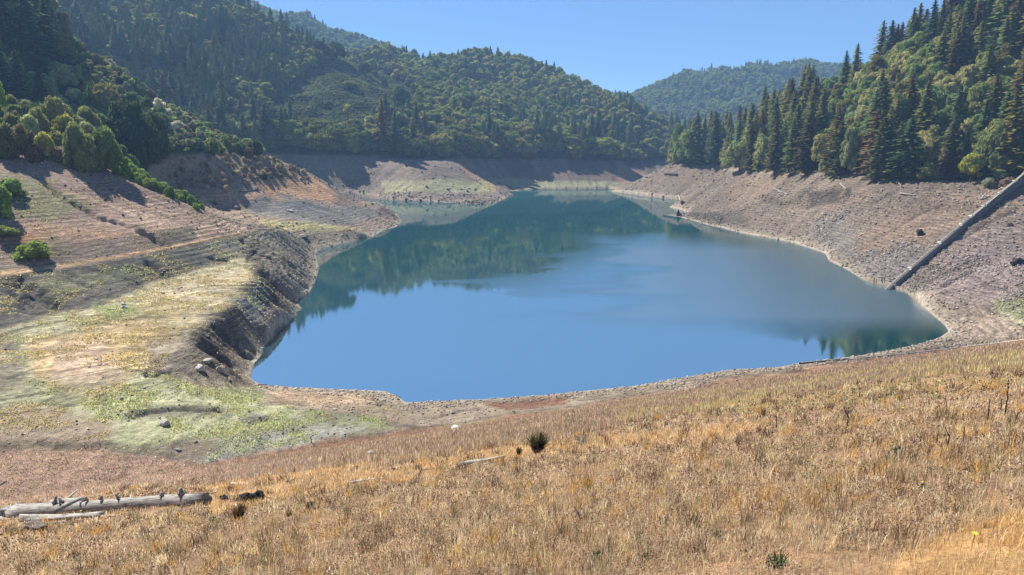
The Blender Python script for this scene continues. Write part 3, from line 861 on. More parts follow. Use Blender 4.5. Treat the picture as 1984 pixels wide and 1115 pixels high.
for k in range(6):
    g = fir(100 + k, [38, 34, 42, 30, 36, 40][k], 10, 7, FIR_H, [4.2, 5.0, 3.6, 5.4, 4.4, 4.0][k], bare=[.04, .08, .05, .1, .03, .12][k])
    fir_var.append((g.mesh('fir_crown', leafm), quad_mesh('fir_trunk', *fir_trunk(), bark)))
    g, P_ = puffs(200 + k, [26, 32, 22, 28, 30, 24][k], 120, [5.2, 6.0, 4.6, 5.0, 6.4, 4.2][k], OAK_H, [2.4, 1.6, 2.0, 3.0, 1.4, 1.2][k], .44, pr=(.20, .42))
    oak_var.append((g.mesh('oak_crown', leafm), quad_mesh('oak_trunk', *oak_trunk(P_, 2.2), bark)))
for k in range(4):
    g, P_ = puffs(300 + k, [15, 18, 13, 16][k], 110, 1.9, SHR_H, -.35, .17, .9)
    shr_var.append((g.mesh('shrub_foliage', leafm), quad_mesh('shrub_stem', *oak_trunk(P_, .35, .05, 5), bark)))
bushy_var = []
for k in range(5):
    g, P_ = puffs(330 + k, [38, 46, 34, 42, 40][k], 120, 2.0, SHR_H, -.2, .105, .95, pr=(.20, .36), hub=.50)
    bushy_var.append((g.mesh('bushy_crown', leafm), quad_mesh('bushy_stem', *oak_trunk(P_, .35, .06, 9), bark)))
VAR = {'fir': fir_var, 'oak': oak_var, 'shrub': shr_var, 'bushy': bushy_var}
H0 = {'fir': FIR_H, 'oak': OAK_H, 'shrub': SHR_H, 'bushy': SHR_H}
W0 = {'fir': 9.0, 'oak': 11.5, 'shrub': 4.4, 'bushy': 4.6}

# foliage albedos
G_FIR = np.array([.045, .072, .038]); G_FIR2 = np.array([.070, .085, .036]); G_FIRB = np.array([.072, .064, .030])
G_OAK = np.array([.062, .085, .030]); G_OAK2 = np.array([.105, .115, .055]); G_OAKD = np.array([.032, .050, .020]); G_YEL = np.array([.17, .16, .035])
G_BRU = np.array([.070, .078, .036]); G_GRN = np.array([.085, .135, .025])

for A_ in (G_FIR, G_FIR2, G_FIRB, G_OAK, G_OAK2, G_OAKD, G_YEL, G_BRU, G_GRN):
    A_ *= 1.95
# what can be seen from the viewpoint: highest sight line so far along every bearing
EL = (Z - CAM_H) / RR
HM = np.maximum.accumulate(EL, axis=0)
def seen(x, y, z, h):
    r = np.hypot(x, y)
    t_ = np.clip(np.round(np.interp(np.arctan2(x, y), TH, np.arange(nt))).astype(int), 0, nt - 1)
    l_ = np.clip(np.interp(np.log(r), LR, np.arange(nr)).astype(int) - 1, 0, nr - 1)
    return (z + h - CAM_H) / r > HM[l_, t_]
EL = (Z - CAM_H) / RR

# ------------------------------------------------------------------ every tree: (kind, x, y, z, height, width, tint, name, label, category, group)
TREES = []
def put(kind, u, v, hpx, wpx, tint, name=None, label=None, cat=None, grp=None):
    p = hit(u, v, 60)
    dep = p.y
    TREES.append([kind, p.x, p.y, p.z - .1, hpx * dep / F, wpx * dep / F, np.array(tint), name, label, cat, grp])
olive = (.115, .118, .045); yg = (.19, .18, .045)
MAN = [
 # left slope and the bushes above the bare bank
 ('fir', 62, 150, 175, 95, G_FIR, 'wide dark fir towering at the top left edge of the view'),
 ('fir', 18, 130, 150, 62, G_FIR, 'dark fir at the very left of the top, beside the wide dark fir'),
 ('fir', 98, 140, 130, 60, G_FIR, 'dark fir just right of the wide one in the top left corner'),
 ('fir', 6, 205, 130, 75, G_FIR, 'dark fir cut by the left edge above the yellowish bushes'),
 ('fir', 42, 215, 110, 62, G_FIR, 'drooping dark fir behind the yellow green bushes on the left'),
 ('fir', 84, 218, 78, 54, G_FIRB * .6, 'short broad fir right of the drooping dark fir'),
 ('oak', 118, 128, 62, 62, G_OAK2, 'grey green tree leaning out below the firs at top left'),
 ('oak', 128, 84, 60, 40, G_OAK2 * 1.1, 'pale tree on the crest right of the top left firs'),
 ('oak', 104, 250, 70, 62, olive, 'yellow olive tree with a rounded crown above the shrubs on the left slope'),
 ('oak', 72, 262, 58, 56, olive, 'round olive tree left of the yellow olive one'),
 ('oak', 208, 214, 58, 72, (.10, .095, .03), 'olive domed tree below the rocky outcrop on the left hill'),
 ('fir', 177, 216, 52, 26, (.07, .12, .02), 'small bright green cone shaped tree on the left slope'),
 ('oak', 172, 262, 60, 60, (.095, .105, .035), 'mid green bushy tree under the bright cone shaped one'),
 ('oak', 128, 268, 50, 60, (.13, .13, .035), 'yellowish bushy tree between the two olive ones'),
 ('oak', 262, 305, 120, 120, (.022, .034, .014), 'huge dark rounded oak over the shaded gully'),
 ('oak', 235, 285, 92, 70, (.024, .038, .015), 'dark oak at the left shoulder of the huge rounded one'),
 ('oak', 305, 302, 92, 66, (.04, .05, .02), 'dark oak right of the huge rounded oak'),
 ('oak', 158, 326, 100, 78, (.095, .11, .045), 'large pale green bush tree at the top of the bare slope'),
 ('oak', 206, 334, 96, 76, (.062, .088, .03), 'fresh green tree at the head of the green streak'),
 ('shrub', 236, 338, 44, 40, G_GRN, 'low bright green bush where the green streak begins'),
 ('oak', 86, 302, 50, 50, yg, 'yellow topped bush on the edge of the bare slope'),
 ('oak', 44, 306, 72, 66, (.075, .062, .03), 'brown olive bush beside the yellow topped one'),
 ('oak', 10, 304, 70, 60, (.07, .075, .03), 'dark olive bush at the left edge above the bare slope'),
 ('oak', 28, 268, 52, 50, (.085, .09, .03), 'olive bush above the brown one at left'),
 ('oak', 2, 225, 80, 30, (.12, .17, .03), 'bright green tree sliced by the left edge'),
 ('shrub', 66, 312, 34, 40, (.075, .055, .035), 'dull brown shrub sitting on the lip of the bare slope'),
 ('shrub', 112, 312, 26, 30, (.13, .09, .06), 'dry pinkish shrub right of the yellow topped bush'),
 ('shrub', 309, 222, 30, 34, (.26, .26, .19), 'whitish flowering shrub high on the left hill'),
 ('shrub', 326, 232, 22, 24, (.24, .24, .18), 'smaller whitish shrub right of the flowering one'),
 ('shrub', 342, 252, 20, 34, (.27, .27, .21), 'pale silvery shrub above the dark oaks'),
 ('shrub', 137, 182, 14, 20, (.2, .2, .16), 'silvery shrub among the dark shade on the left hill'),
 ('shrub', 206, 99, 15, 18, G_OAK, 'lone round shrub on the crest of the left hill'),
 ('shrub', 218, 152, 15, 26, (.14, .12, .06), 'tan round shrub by the dark outcrop'),
 ('shrub', 470, 278, 12, 24, (.25, .25, .2), 'grey white shrub on the nose of the left hill'),
 ('shrub', 498, 300, 28, 30, (.03, .042, .016), 'dark round bush at the end of the left hill'),
 ('shrub', 480, 304, 17, 26, (.085, .045, .028), 'reddish brown bush beside the dark round one'),
 ('shrub', 412, 298, 34, 30, (.06, .085, .022), 'bright leaved bush on the lower edge of the left hill'),
 ('shrub', 440, 292, 26, 24, (.07, .09, .025), 'light green bush right of the bright leaved one'),
 ('shrub', 390, 232, 14, 18, (.055, .07, .022), 'small dark bush on the crest below the outcrop'),
 ('shrub', 513, 348, 13, 13, (.025, .03, .015), 'lone dark bush on the brown headland'),
 ('shrub', 64, 500, 34, 74, (.105, .135, .035), 'low wide green bush alone on the bare left slope'),
 ('shrub', 2, 415, 60, 56, (.10, .15, .035), 'green bush at the left edge of the bare slope'),
 ('shrub', 20, 378, 34, 64, (.085, .12, .04), 'green bush above the one at the left edge'),
 ('shrub', 6, 455, 22, 60, (.12, .14, .05), 'pale green low bush beneath the left edge bushes'),
 # mountain with the brushy clearing
 ('oak', 707, 146, 28, 32, G_OAK * .8, 'round dark tree standing alone in the brushy clearing'),
 ('shrub', 727, 150, 15, 16, G_OAK, 'small bush right of the lone round tree in the clearing'),
 ('oak', 746, 174, 24, 20, G_OAK * .9, 'round tree lower right in the brushy clearing'),
 ('oak', 779, 204, 36, 32, G_OAKD, 'dark round tree at the right edge of the clearing'),
 ('oak', 652, 116, 34, 34, G_OAKD, 'dark round tree at the top of the clearing'),
 ('oak', 620, 118, 38, 46, G_OAKD, 'dark spreading tree left of the one at the clearing top'),
 ('oak', 677, 172, 16, 34, (.08, .095, .03), 'low green thicket in the middle of the clearing'),
 ('oak', 788, 303, 30, 30, (.16, .2, .035), 'bright yellow green tree low on the far shore'),
 ('oak', 628, 268, 28, 28, (.19, .16, .05), 'yellowing tree in the shade below the clearing'),
 ('fir', 742, 302, 105, 56, (.10, .085, .035), 'tall brownish fir on the far shore below the clearing'),
 ('oak', 675, 235, 34, 22, (.16, .17, .04), 'slim yellow green tree below the clearing'),
 ('oak', 1170, 308, 42, 60, (.10, .12, .035), 'spreading light green tree on the point of the far bank'),
 # right shore, front row
 ('oak', 1312, 320, 84, 40, (.075, .10, .035), 'light green tree at the tip of the right woods'),
 ('oak', 1332, 320, 70, 40, (.085, .11, .04), 'second light green tree from the tip of the right woods'),
 ('fir', 1348, 318, 98, 50, G_FIR2 * 1.1, 'olive fir above the two light green trees at the tip'),
 ('fir', 1384, 322, 100, 56, G_FIR, 'dark fir behind the bare notch in the right bank'),
 ('oak', 1432, 332, 60, 56, (.085, .105, .04), 'grey green bushy tree where the right woods reach the bank'),
 ('fir', 1452, 333, 92, 44, G_FIRB * .9, 'bronze fir beside a grey green bushy tree'),
 ('oak', 1478, 334, 80, 40, (.11, .125, .055), 'pale tree with a visible trunk on the right bank'),
 ('fir', 1500, 338, 108, 52, G_FIRB * .8, 'olive brown fir right of the pale tree with a trunk'),
 ('fir', 1532, 338, 105, 50, G_FIR2, 'mid green fir in the front row of the right bank'),
 ('fir', 1562, 338, 112, 62, G_FIRB * .7, 'broad brownish fir in the right front row'),
 ('oak', 1600, 340, 44, 42, (.12, .135, .065), 'low pale green tree at the foot of the right firs'),
 ('fir', 1624, 341, 105, 52, G_FIR2, 'green fir right of the low pale tree'),
 ('oak', 1642, 342, 100, 48, (.10, .115, .06), 'tall silvery green tree between firs on the right'),
 ('fir', 1690, 344, 130, 66, (.075, .052, .028), 'rust red dying fir among the right hand firs'),
 ('fir', 1706, 347, 118, 84, G_FIR2 * .9, 'big layered fir in front of the rust red one'),
 ('fir', 1758, 347, 118, 76, G_FIR, 'dark layered fir right of the big layered one'),
 ('oak', 1797, 350, 38, 38, (.075, .09, .03), 'small round tree at the foot of the dark layered fir'),
 ('fir', 1838, 350, 112, 70, G_FIRB * .9, 'straggly bronze fir near the top of the concrete ramp'),
 ('fir', 1866, 350, 100, 60, G_FIR2, 'green fir right of the straggly bronze one'),
 ('oak', 1880, 354, 60, 56, (.12, .13, .025), 'yellow green bushy tree left of the concrete ramp top'),
 ('oak', 1918, 350, 120, 70, (.08, .095, .035), 'tall broadleaf tree above the concrete ramp top'),
 ('fir', 1950, 350, 170, 80, (.075, .068, .018), 'tall golden olive fir near the right edge'),
 ('fir', 1984, 350, 240, 90, (.065, .06, .018), 'giant golden olive fir cut by the right edge'),
 ('oak', 1935, 356, 30, 44, (.085, .10, .04), 'low green bush beside the ramp top'),
 ('shrub', 1952, 362, 22, 34, (.12, .085, .06), 'dry brown bush next to the ramp top'),
 ('shrub', 1915, 362, 18, 30, (.12, .12, .08), 'grey green shrub left of the dry brown bush'),
 ('fir', 1802, 108, 100, 40, G_FIR * .8, 'left one of two tall firs towering on the right skyline'),
 ('fir', 1819, 106, 100, 36, G_FIR * .8, 'right one of two tall firs towering on the right skyline'),
 ('fir', 1770, 112, 72, 50, G_FIR * .8, 'broad fir left of the two tallest on the skyline'),
 ('fir', 1724, 128, 58, 28, G_FIR * .8, 'narrow fir standing apart on the right skyline'),
 ('fir', 1880, 82, 76, 44, G_FIR * .8, 'ragged topped fir right of the skyline pair'),
 ('fir', 1912, 68, 76, 46, G_FIR * .8, 'large dark fir near the top right corner'),
 ('fir', 1945, 60, 80, 50, G_FIR * .8, 'massive dark fir in the top right corner'),
]
for m_ in MAN:
    kind, u_, v_, hp, wp, tint, lab = m_
    cat = {'fir': 'fir tree', 'oak': 'tree', 'shrub': 'shrub'}[kind]
    if isinstance(tint, tuple): tint = np.array(tint) * 2.75
    put(kind, u_, v_, hp, wp, tint, {'fir': 'fir_tree', 'oak': 'broadleaf_tree', 'shrub': 'shrub'}[kind], lab, cat, None)
NMAN = len(TREES)
for t_, m_ in zip(TREES, MAN):
    if m_[0] == 'oak' and m_[1] < 330 and m_[2] > 205: t_[0] = 'bushy'; t_[4] *= .92
mx_ = np.array([t_[1] for t_ in TREES]); my_ = np.array([t_[2] for t_ in TREES])

brushpatch = [(478,262),(520,205),(570,160),(600,142),(650,112),(700,126),(760,150),(800,175),(815,205),(770,235),(700,262),(600,262),(520,262)]
def inpoly(u, v, poly):
    A = np.array(poly, float); r_ = np.zeros(u.shape, bool)
    for i in range(len(A)):
        (ax, ay), (bx, by) = A[i], A[(i + 1) % len(A)]
        if ay != by:
            r_ ^= ((ay > v) != (by > v)) & (u < (bx - ax) * (v - ay) / (by - ay) + ax)
    return r_
def cand(d0, d1, sp, x0=None, x1=None):
    w = d1 * .95
    xs = np.arange(-w, w, sp); ys = np.arange(d0, d1, sp * .9)
    X, Y = np.meshgrid(xs, ys)
    X = X + rng.uniform(-.42, .42, X.shape) * sp; Y = Y + rng.uniform(-.42, .42, X.shape) * sp
    X = X.ravel(); Y = Y.ravel()
    k = (abs(X) < Y * .86 + 20)
    X, Y = X[k], Y[k]
    z = hgt(X, Y)
    u, v = proj(X, Y, z)
    return X, Y, z, u, v
def pick(cond_arr, *opts):
    pass
def scatter(d0, d1, sp, zone):
    X, Y, z, u, v = cand(d0, d1, sp)
    ok = (v < vtree(u) - 1) & (u > -260) & (u < 2250) & (z > 8)
    X, Y, z, u, v = (a[ok] for a in (X, Y, z, u, v))
    nA = fbm(X / 38, Y / 38, 3, 301); nB = fbm(X / 90 + 7, Y / 90, 3, 302); nC = rng.uniform(0, 1, len(X))
    right = (u > 1288) & (Y < 720)
    left = (u < 530) & (Y < 440)
    brush = inpoly(u, v, brushpatch) & (Y > 560) & (Y < 1000)
    m3 = (Y > 1350) & (u < 1150)
    bush_l = left & inpoly(u, v, [(108,40),(170,70),(260,140),(320,190),(420,240),(520,300),(325,306),(325,235),(290,190),(220,190),(150,150),(120,120)])
    out = []
    for i in range(len(X)):
        kind = 'fir'; h_ = w_ = 0; tint = G_FIR
        f = nA[i] + (nC[i] - .5) * .35
        if right[i]:
            if Y[i] < 320 and v[i] > 340 and nC[i] < .3: continue
            top = sstep(190, 100, np.array(v[i])) * 1.2 + (u[i] < 1580) * .9
            if f > .475 + .22 * (top - .45):
                kind = 'oak'; h_ = rng.uniform(10, 18); w_ = h_ * rng.uniform(.55, .85); tint = [G_OAK, G_OAK2, G_OAK2 * .85, G_OAK * [.9, 1, 1.3], G_OAKD * 1.5, np.array(olive)][rng.integers(6)]
            else:
                h_ = rng.uniform(20, 33); w_ = h_ * rng.uniform(.46, .62); tint = [G_FIR, G_FIR2, G_FIR2, G_FIRB * .8][rng.integers(4)] * rng.uniform(.85, 1.15)
        elif left[i]:
            if bush_l[i]:
                if sp > 5 and nC[i] < .12: continue
                kind = 'shrub'; h_ = rng.uniform(1.8, 5.5); w_ = h_ * rng.uniform(1.1, 1.7)
                tint = [G_BRU, G_BRU * .8, G_OAK, np.array((.10, .086, .052)), G_OAKD, (.15, .15, .1)][rng.integers(6)]
            elif u[i] < 140 and v[i] < 200:
                h_ = rng.uniform(18, 28); w_ = h_ * .38; tint = G_FIR
                if f > .56: kind = 'oak'; h_ = rng.uniform(10, 14); w_ = h_ * .9; tint = G_OAK2 * .8
            else:
                kind = 'oak'; h_ = rng.uniform(4, 7.5); w_ = h_ * rng.uniform(1.0, 1.3); tint = [olive, G_OAK, G_OAKD, G_BRU, G_OAK2][rng.integers(5)]
                if u[i] > 190: tint = np.array(G_OAKD)
        else:
            if brush[i]: continue
            if Y[i] > 1350: 
                if f > .36: kind = 'oak'; h_ = rng.uniform(8, 12); w_ = h_ * 1.45; tint = G_OAK * .9
                else: h_ = rng.uniform(10, 17); w_ = h_ * .5; tint = G_FIR
            else:
                low = sstep(235, 290, np.array(v[i]))
                # broadleaf woods dominate the right spur, firs the hollows and the shore
                lean = .43 + .12 * low * (u[i] < 950) - .05 * (u[i] > 820) - .07 * (Y[i] > 840) * (u[i] > 560) + (.025 if u[i] < 560 else 0)
                if f > lean:
                    kind = 'oak'; h_ = rng.uniform(11, 17) * (1 + .35 * low * (Y[i] < 790)); w_ = h_ * rng.uniform(.95, 1.3)
                    tint = [G_OAK, G_OAKD * 1.2, G_OAK2 * .8, np.array((.10, .13, .035)), G_OAK][rng.integers(5)]
                else:
                    h_ = (rng.uniform(21, 34) if (u[i] < 560 or low > .3) else rng.uniform(15, 23)) * (1 + .15 * low * (Y[i] < 790)); w_ = h_ * rng.uniform(.46, .62); tint = [G_FIR, G_FIR2, G_FIR][rng.integers(3)]
        tint = np.array(tint) * rng.uniform(.82, 1.2)
        if right[i]: tint = np.array(tint) * (1.7 if kind == 'oak' else 1.4) * np.array([1.12, 1, .9])
        elif left[i]: tint = np.array(tint) * 2.2
        elif kind == 'oak': tint = np.array(tint) * ([1.85, 1.6, 1.25] if Y[i] < 1350 else [1.9, 1.75, 1.6])  # farthest oaks have haze painted into their tint, paler and bluer
        else: tint = np.array(tint) * [1.25, 1.2, 1.1]
        out.append([kind, X[i], Y[i], z[i] - .2, h_, w_, tint, None, None, None, None, u[i], v[i]])
    return out
auto = scatter(195, 440, 7.2, 'l') 
auto = [a for a in auto if a[2] < 440 and (a[11] < 530 or a[11] > 1288)]
shr_extra = [a for a in scatter(230, 440, 4.0, 's') if a[0] == 'shrub']
auto += shr_extra
auto += [a for a in scatter(440, 720, 9.8, 'm') if not (a[11] < 530 and a[2] < 560)]
auto += scatter(720, 1000, 11.2, 'f') + scatter(1000, 1400, 12.5, 'g') + scatter(1400, 2050, 13.5, 'h')
# drop those crowding the hand-set ones
keep = []
for a in auto:
    d2 = (mx_ - a[1]) ** 2 + (my_ - a[2]) ** 2
    k = int(np.argmin(d2))
    if d2[k] < (TREES[k][5] * .33 + 1.0) ** 2 and a[4] < 40: continue
    keep.append(a)
auto = keep
ax_ = np.array([a[1] for a in auto]); ay_ = np.array([a[2] for a in auto]); az_ = np.array([a[3] for a in auto]); ah_ = np.array([a[4] for a in auto])
vis = seen(ax_, ay_, az_, ah_ + 2 + ay_ * .012)
auto = [a for a, s_ in zip(auto, vis) if s_]
print('TREES auto', len(auto))
# the ones that show largest become trees of their own
def region(a):
    if a[2] < 440 and a[11] < 530: return 0
    if a[11] > 1288 and a[2] < 720: return 1
    if a[2] < 1350: return 2
    return 3
LAB = {('fir', 0): ('dark fir in the group above the left shore', 'firs above the left shore'),
       ('fir', 1): ('fir tree packed in the woods of the right hillside', 'firs on the right hillside'),
       ('fir', 2): ('fir tree in the woods of the mountain across the water', 'firs on the mountain across the water'),
       ('oak', 0): ('bushy olive tree in the thicket above the left shore', 'bushy trees above the left shore'),
       ('oak', 1): ('round headed green tree in the woods of the right hillside', 'broadleaf trees on the right hillside'),
       ('oak', 2): ('round headed green tree in the woods of the mountain across the water', 'broadleaf trees on the mountain across the water'),
       ('shrub', 0): ('dull brushy shrub on the slope of the left hill', 'shrubs on the left hill')}
frame = lambda a: -5 < a[11] < 1990 and a[12] - a[4] * F / a[2] < 1115 and a[12] > 0
mass = []
for kind in ('fir', 'oak', 'shrub'):
    A_ = [a for a in auto if a[0] == kind]
    nman = sum(1 for t_ in TREES[:NMAN] if t_[0] == kind)
    A_.sort(key=lambda a: -(a[4] * a[5]) / a[2] ** 2 * (1 if frame(a) else .0001))
    lim = 288 - nman if kind != 'shrub' else 85
    own = [a for a in A_[:lim] if (kind, region(a)) in LAB and frame(a)]
    ids = {id(a) for a in own}
    for a in own:
        lab, grp = LAB[(kind, region(a))]
        if kind == 'oak' and region(a) == 0 and a[12] > 190: a[0] = 'bushy'
        TREES.append(a[:7] + [{'fir': 'fir_tree', 'oak': 'broadleaf_tree', 'shrub': 'shrub'}[kind], lab, {'fir': 'fir tree', 'oak': 'tree', 'shrub': 'shrub'}[kind], grp])
    mass += [a for a in A_ if id(a) not in ids]
def plant(t_, k):
    kind, x, y, z, h_, w_, tint, name, lab, cat, grp = t_
    cm, tm = VAR[kind][k % len(VAR[kind])]
    r_ = link(name, None, loc=(x, y, z), rot=(0, 0, random.random() * 6.28), scl=(w_ / W0[kind], w_ / W0[kind], h_ / H0[kind]))
    r_.empty_display_size = .5
    tag(r_, lab, cat, grp)
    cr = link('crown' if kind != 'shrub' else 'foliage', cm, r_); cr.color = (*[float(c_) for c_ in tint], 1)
    link('trunk' if kind != 'shrub' else 'stem', tm, r_)
random.seed(5)
for k, t_ in enumerate(TREES):
    plant(t_, random.randrange(60))
print('TREES own', len(TREES), 'mass', len(mass))

# the rest of the woods, one mass of each kind
def lod_set(kind, lvl):
    out = []
    for k in range(4):
        if kind == 'fir':
            a = [(24, 8, 4), (18, 7, 3), (11, 5, 2)][lvl]
            g = fir(500 + k + 10 * lvl, *a, h=1.0 * 25, rb=[4.2, 5.2, 3.8, 4.6][k], core=[6, 5, 4][lvl])
        elif kind == 'oak':
            a = [(12, 60), (10, 34), (6, 12)][lvl]
            g, _ = puffs(600 + k + 10 * lvl, a[0], a[1], 5.4, OAK_H, 1.6, [.75, .95, 1.7][lvl], core=[3, 3, 2][lvl], hub=.70)
        else:
            a = [(6, 26), (4, 12), (3, 8)][lvl]
            g, _ = puffs(700 + k + 10 * lvl, a[0], a[1], 1.9, SHR_H, .1, [.4, .55, .8][lvl], core=2)
        out.append(g.get())
    return out
def build_mass(name, kind, items, label):
    if not items: return
    Vs, Qs, Cs = [], [], []; off = 0
    for lvl, (d0, d1) in enumerate([(0, 640), (640, 1050), (1050, 9999)]):
        sel = [a for a in items if d0 <= a[2] < d1]
        if not sel: continue
        S_ = lod_set(kind, lvl)
        for k, (tv, tq, tc) in enumerate(S_):
            ss = sel[k::4]
            if not ss: continue
            n = len(ss)
            w = np.array([a[5] for a in ss]) / W0[kind]; h_ = np.array([a[4] for a in ss]) / H0[kind]
            an = rng.uniform(0, 6.28, n); ca, sa = np.cos(an) * w, np.sin(an) * w
            X = tv[None, :, 0] * ca[:, None] - tv[None, :, 1] * sa[:, None] + np.array([a[1] for a in ss])[:, None]
            Y = tv[None, :, 0] * sa[:, None] + tv[None, :, 1] * ca[:, None] + np.array([a[2] for a in ss])[:, None]
            Zz = tv[None, :, 2] * h_[:, None] + np.array([a[3] for a in ss])[:, None]
            Vs.append(np.stack([X, Y, Zz], -1).reshape(-1, 3).astype(np.float32))
            Qs.append((tq[None] + (np.arange(n) * len(tv))[:, None, None]).reshape(-1, 4) + off)
            Cs.append((tc[None] * np.array([a[6] for a in ss])[:, None, :]).reshape(-1, 3).astype(np.float32))
            off += n * len(tv)
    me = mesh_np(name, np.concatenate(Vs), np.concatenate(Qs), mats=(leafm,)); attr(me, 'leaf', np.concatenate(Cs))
    o = link(name, me); tag(o, label, kind='stuff')
    print(name, len(items), len(me.polygons))
build_mass('fir_forest', 'fir', [a for a in mass if a[0] == 'fir'], 'dense fir woods on the slopes behind the nearer trees')
build_mass('broadleaf_forest', 'oak', [a for a in mass if a[0] == 'oak'], 'dense broadleaf woods on the slopes behind the nearer trees')
sb = [a for a in mass if a[0] == 'shrub']
# low brush of the clearing
X, Y, z, u_, v_ = cand(600, 1000, 2.9)
ok = inpoly(u_, v_, brushpatch) & (fbm(X / 6, Y / 6, 2, 77) > .24)
for x_, y_, z_ in zip(X[ok], Y[ok], z[ok]):
    sb.append(['shrub', x_, y_, z_ - .2, rng.uniform(.7, 1.9), rng.uniform(2.6, 5.0), G_BRU * rng.uniform(1.2, 2.1) * [.92, 1.05, .95]])
build_mass('chaparral', 'shrub', sb, 'low brown green brush covering the clearing on the mountain')

# ------------------------------------------------------------------ grass and weeds
def gsample(A, x, y):
    t_ = np.clip(np.round(np.interp(np.arctan2(x, y), TH, np.arange(nt))).astype(int), 0, nt - 1)
    l_ = np.clip(np.round(np.interp(np.log(np.hypot(x, y)), LR, np.arange(nr))).astype(int), 0, nr - 1)
    return A[l_, t_]
grassm = foliage_mat('dry_grass', .42)
rg = np.random.default_rng(99)
def blades(x, y, z, h_, w_, lean, col, az=None):
    """two-step tapering blades; returns verts, quads, colours"""
    n = len(x)
    a = rg.uniform(0, 6.283, n) if az is None else az
    fx, fy = np.cos(a), np.sin(a)                       # width direction
    la = rg.uniform(0, 6.283, n); lx, ly = np.cos(la) * lean * h_, np.sin(la) * lean * h_
    P0 = np.stack([x, y, z - .03], -1)
    P1 = np.stack([x + lx * .35, y + ly * .35, z + h_ * .55], -1)
    P2 = np.stack([x + lx, y + ly, z + h_ * (1 - .25 * lean)], -1)
    W = np.stack([fx * w_ / 2, fy * w_ / 2, 0 * w_], -1)
    V_ = np.stack([P0 - W, P0 + W, P1 - W * .8, P1 + W * .8, P2 - W * .25, P2 + W * .25], 1).reshape(-1, 3)
    b_ = (np.arange(n) * 6)[:, None]
    Q = np.concatenate([b_ + [0, 1, 3, 2], b_ + [2, 3, 5, 4]])
    return V_, Q, np.repeat(col, 6, 0), P2
# positions: constant number per bearing and per log distance, denser close by
N = 560000
th = rg.uniform(-.72, .72, N)
lr = np.where(rg.uniform(0, 1, N) < .80, rg.uniform(math.log(9), math.log(140), N), rg.uniform(math.log(5), math.log(17), N))
M_ = 150000
th = np.concatenate([th, rg.uniform(.70, 1.35, M_) * rg.choice([-1, 1], M_), rg.uniform(-1.3, 1.3, 30000)])
lr = np.concatenate([lr, rg.uniform(math.log(4), math.log(90), M_), rg.uniform(math.log(2.5), math.log(7), 30000)]); N = len(th)
r_ = np.exp(lr); x = np.sin(th) * r_; y = np.cos(th) * r_
dw = np.maximum(gsample(DAMW, x, y), gsample(pinkm, x, y)); k = dw > rg.uniform(.3, .8, N)
x, y, r_ = x[k], y[k], r_[k]; z = hgt(x, y)
zp, zd, zg, zt, zy = (gsample(A, x, y) for A in (pinkm, darkm, goldm, path, yelm))
pt = fbm(x / 1.3, y / 1.3, 3, 401); pt2 = fbm(x / 5, y / 5, 3, 402); n = len(x)
cl = rg.uniform(0, 1, n)
thin = np.where(pt < .40, .75, 0) * (zd < .5)
k = rg.uniform(0, 1, n) > thin
x, y, r_, z, zp, zd, zg, zt, zy, pt, pt2, cl = (a[k] for a in (x, y, r_, z, zp, zd, zg, zt, zy, pt, pt2, cl)); n = len(x)
h_ = rg.uniform(.05, .17, n) * (.5 + 1.0 * pt2)
h_ = np.where(zd > .5, rg.uniform(.15, .52, n), h_); h_ = np.where(zp > .5, rg.uniform(.12, .42, n), h_)
h_ = np.where(zg > .5, rg.uniform(.08, .22, n), h_); h_ = np.where(zt > .5, rg.uniform(.06, .18, n), h_)
pal = np.array([C('b3885a'), C('a07c58'), C('8f6f54'), C('c9a880'), C('b0957a'), C('7a6048'), C('dcc8a4'), C('9a7c68'), C('b89070'), C('c8a468')])
ci = rg.integers(0, len(pal), n); col = pal[ci]
def tone(m, cs, prob=.8):
    global col
    s = (m > rg.uniform(.3, .7, n)) & (rg.uniform(0, 1, n) < prob)
    cc = np.array([C(c_) for c_ in cs])[rg.integers(0, len(cs), n)]
    col = np.where(s[:, None], cc, col)
tone(zd, ['947058', '846450', 'a58468', '9a7e60', 'b8986e', '76604a'])
tone(zp, ['a88470', '9a7866', 'b99a80', '8f7e64', 'b98a66', '8b7268'])
tone(zg, ['c89a5c', 'bd8a4c', 'd6b07a', 'a97f50'])
tone(zt, ['c79a58', 'bb8c4a', 'd6b074', 'a88048'], .95)
tone(zy * (pt2 > .45), ['b9a25a', 'a8965a', 'c8b070', '99824a'], .6)
col = (col * .80 + col.mean(-1, keepdims=True) * .20) * [1.10, 1.23, 1.28]
col = col * (1.0 + .7 * rg.uniform(0, 1, n))[:, None] * (.75 + .5 * pt)[:, None]
w_ = np.maximum(.004, .0007 * r_) * rg.uniform(.7, 1.4, n)
lean = np.where(zd > .5, rg.uniform(0, .25, n), rg.uniform(.05, .9, n))
gv, gq, gc, tips = blades(x, y, z, h_, w_, lean, col)
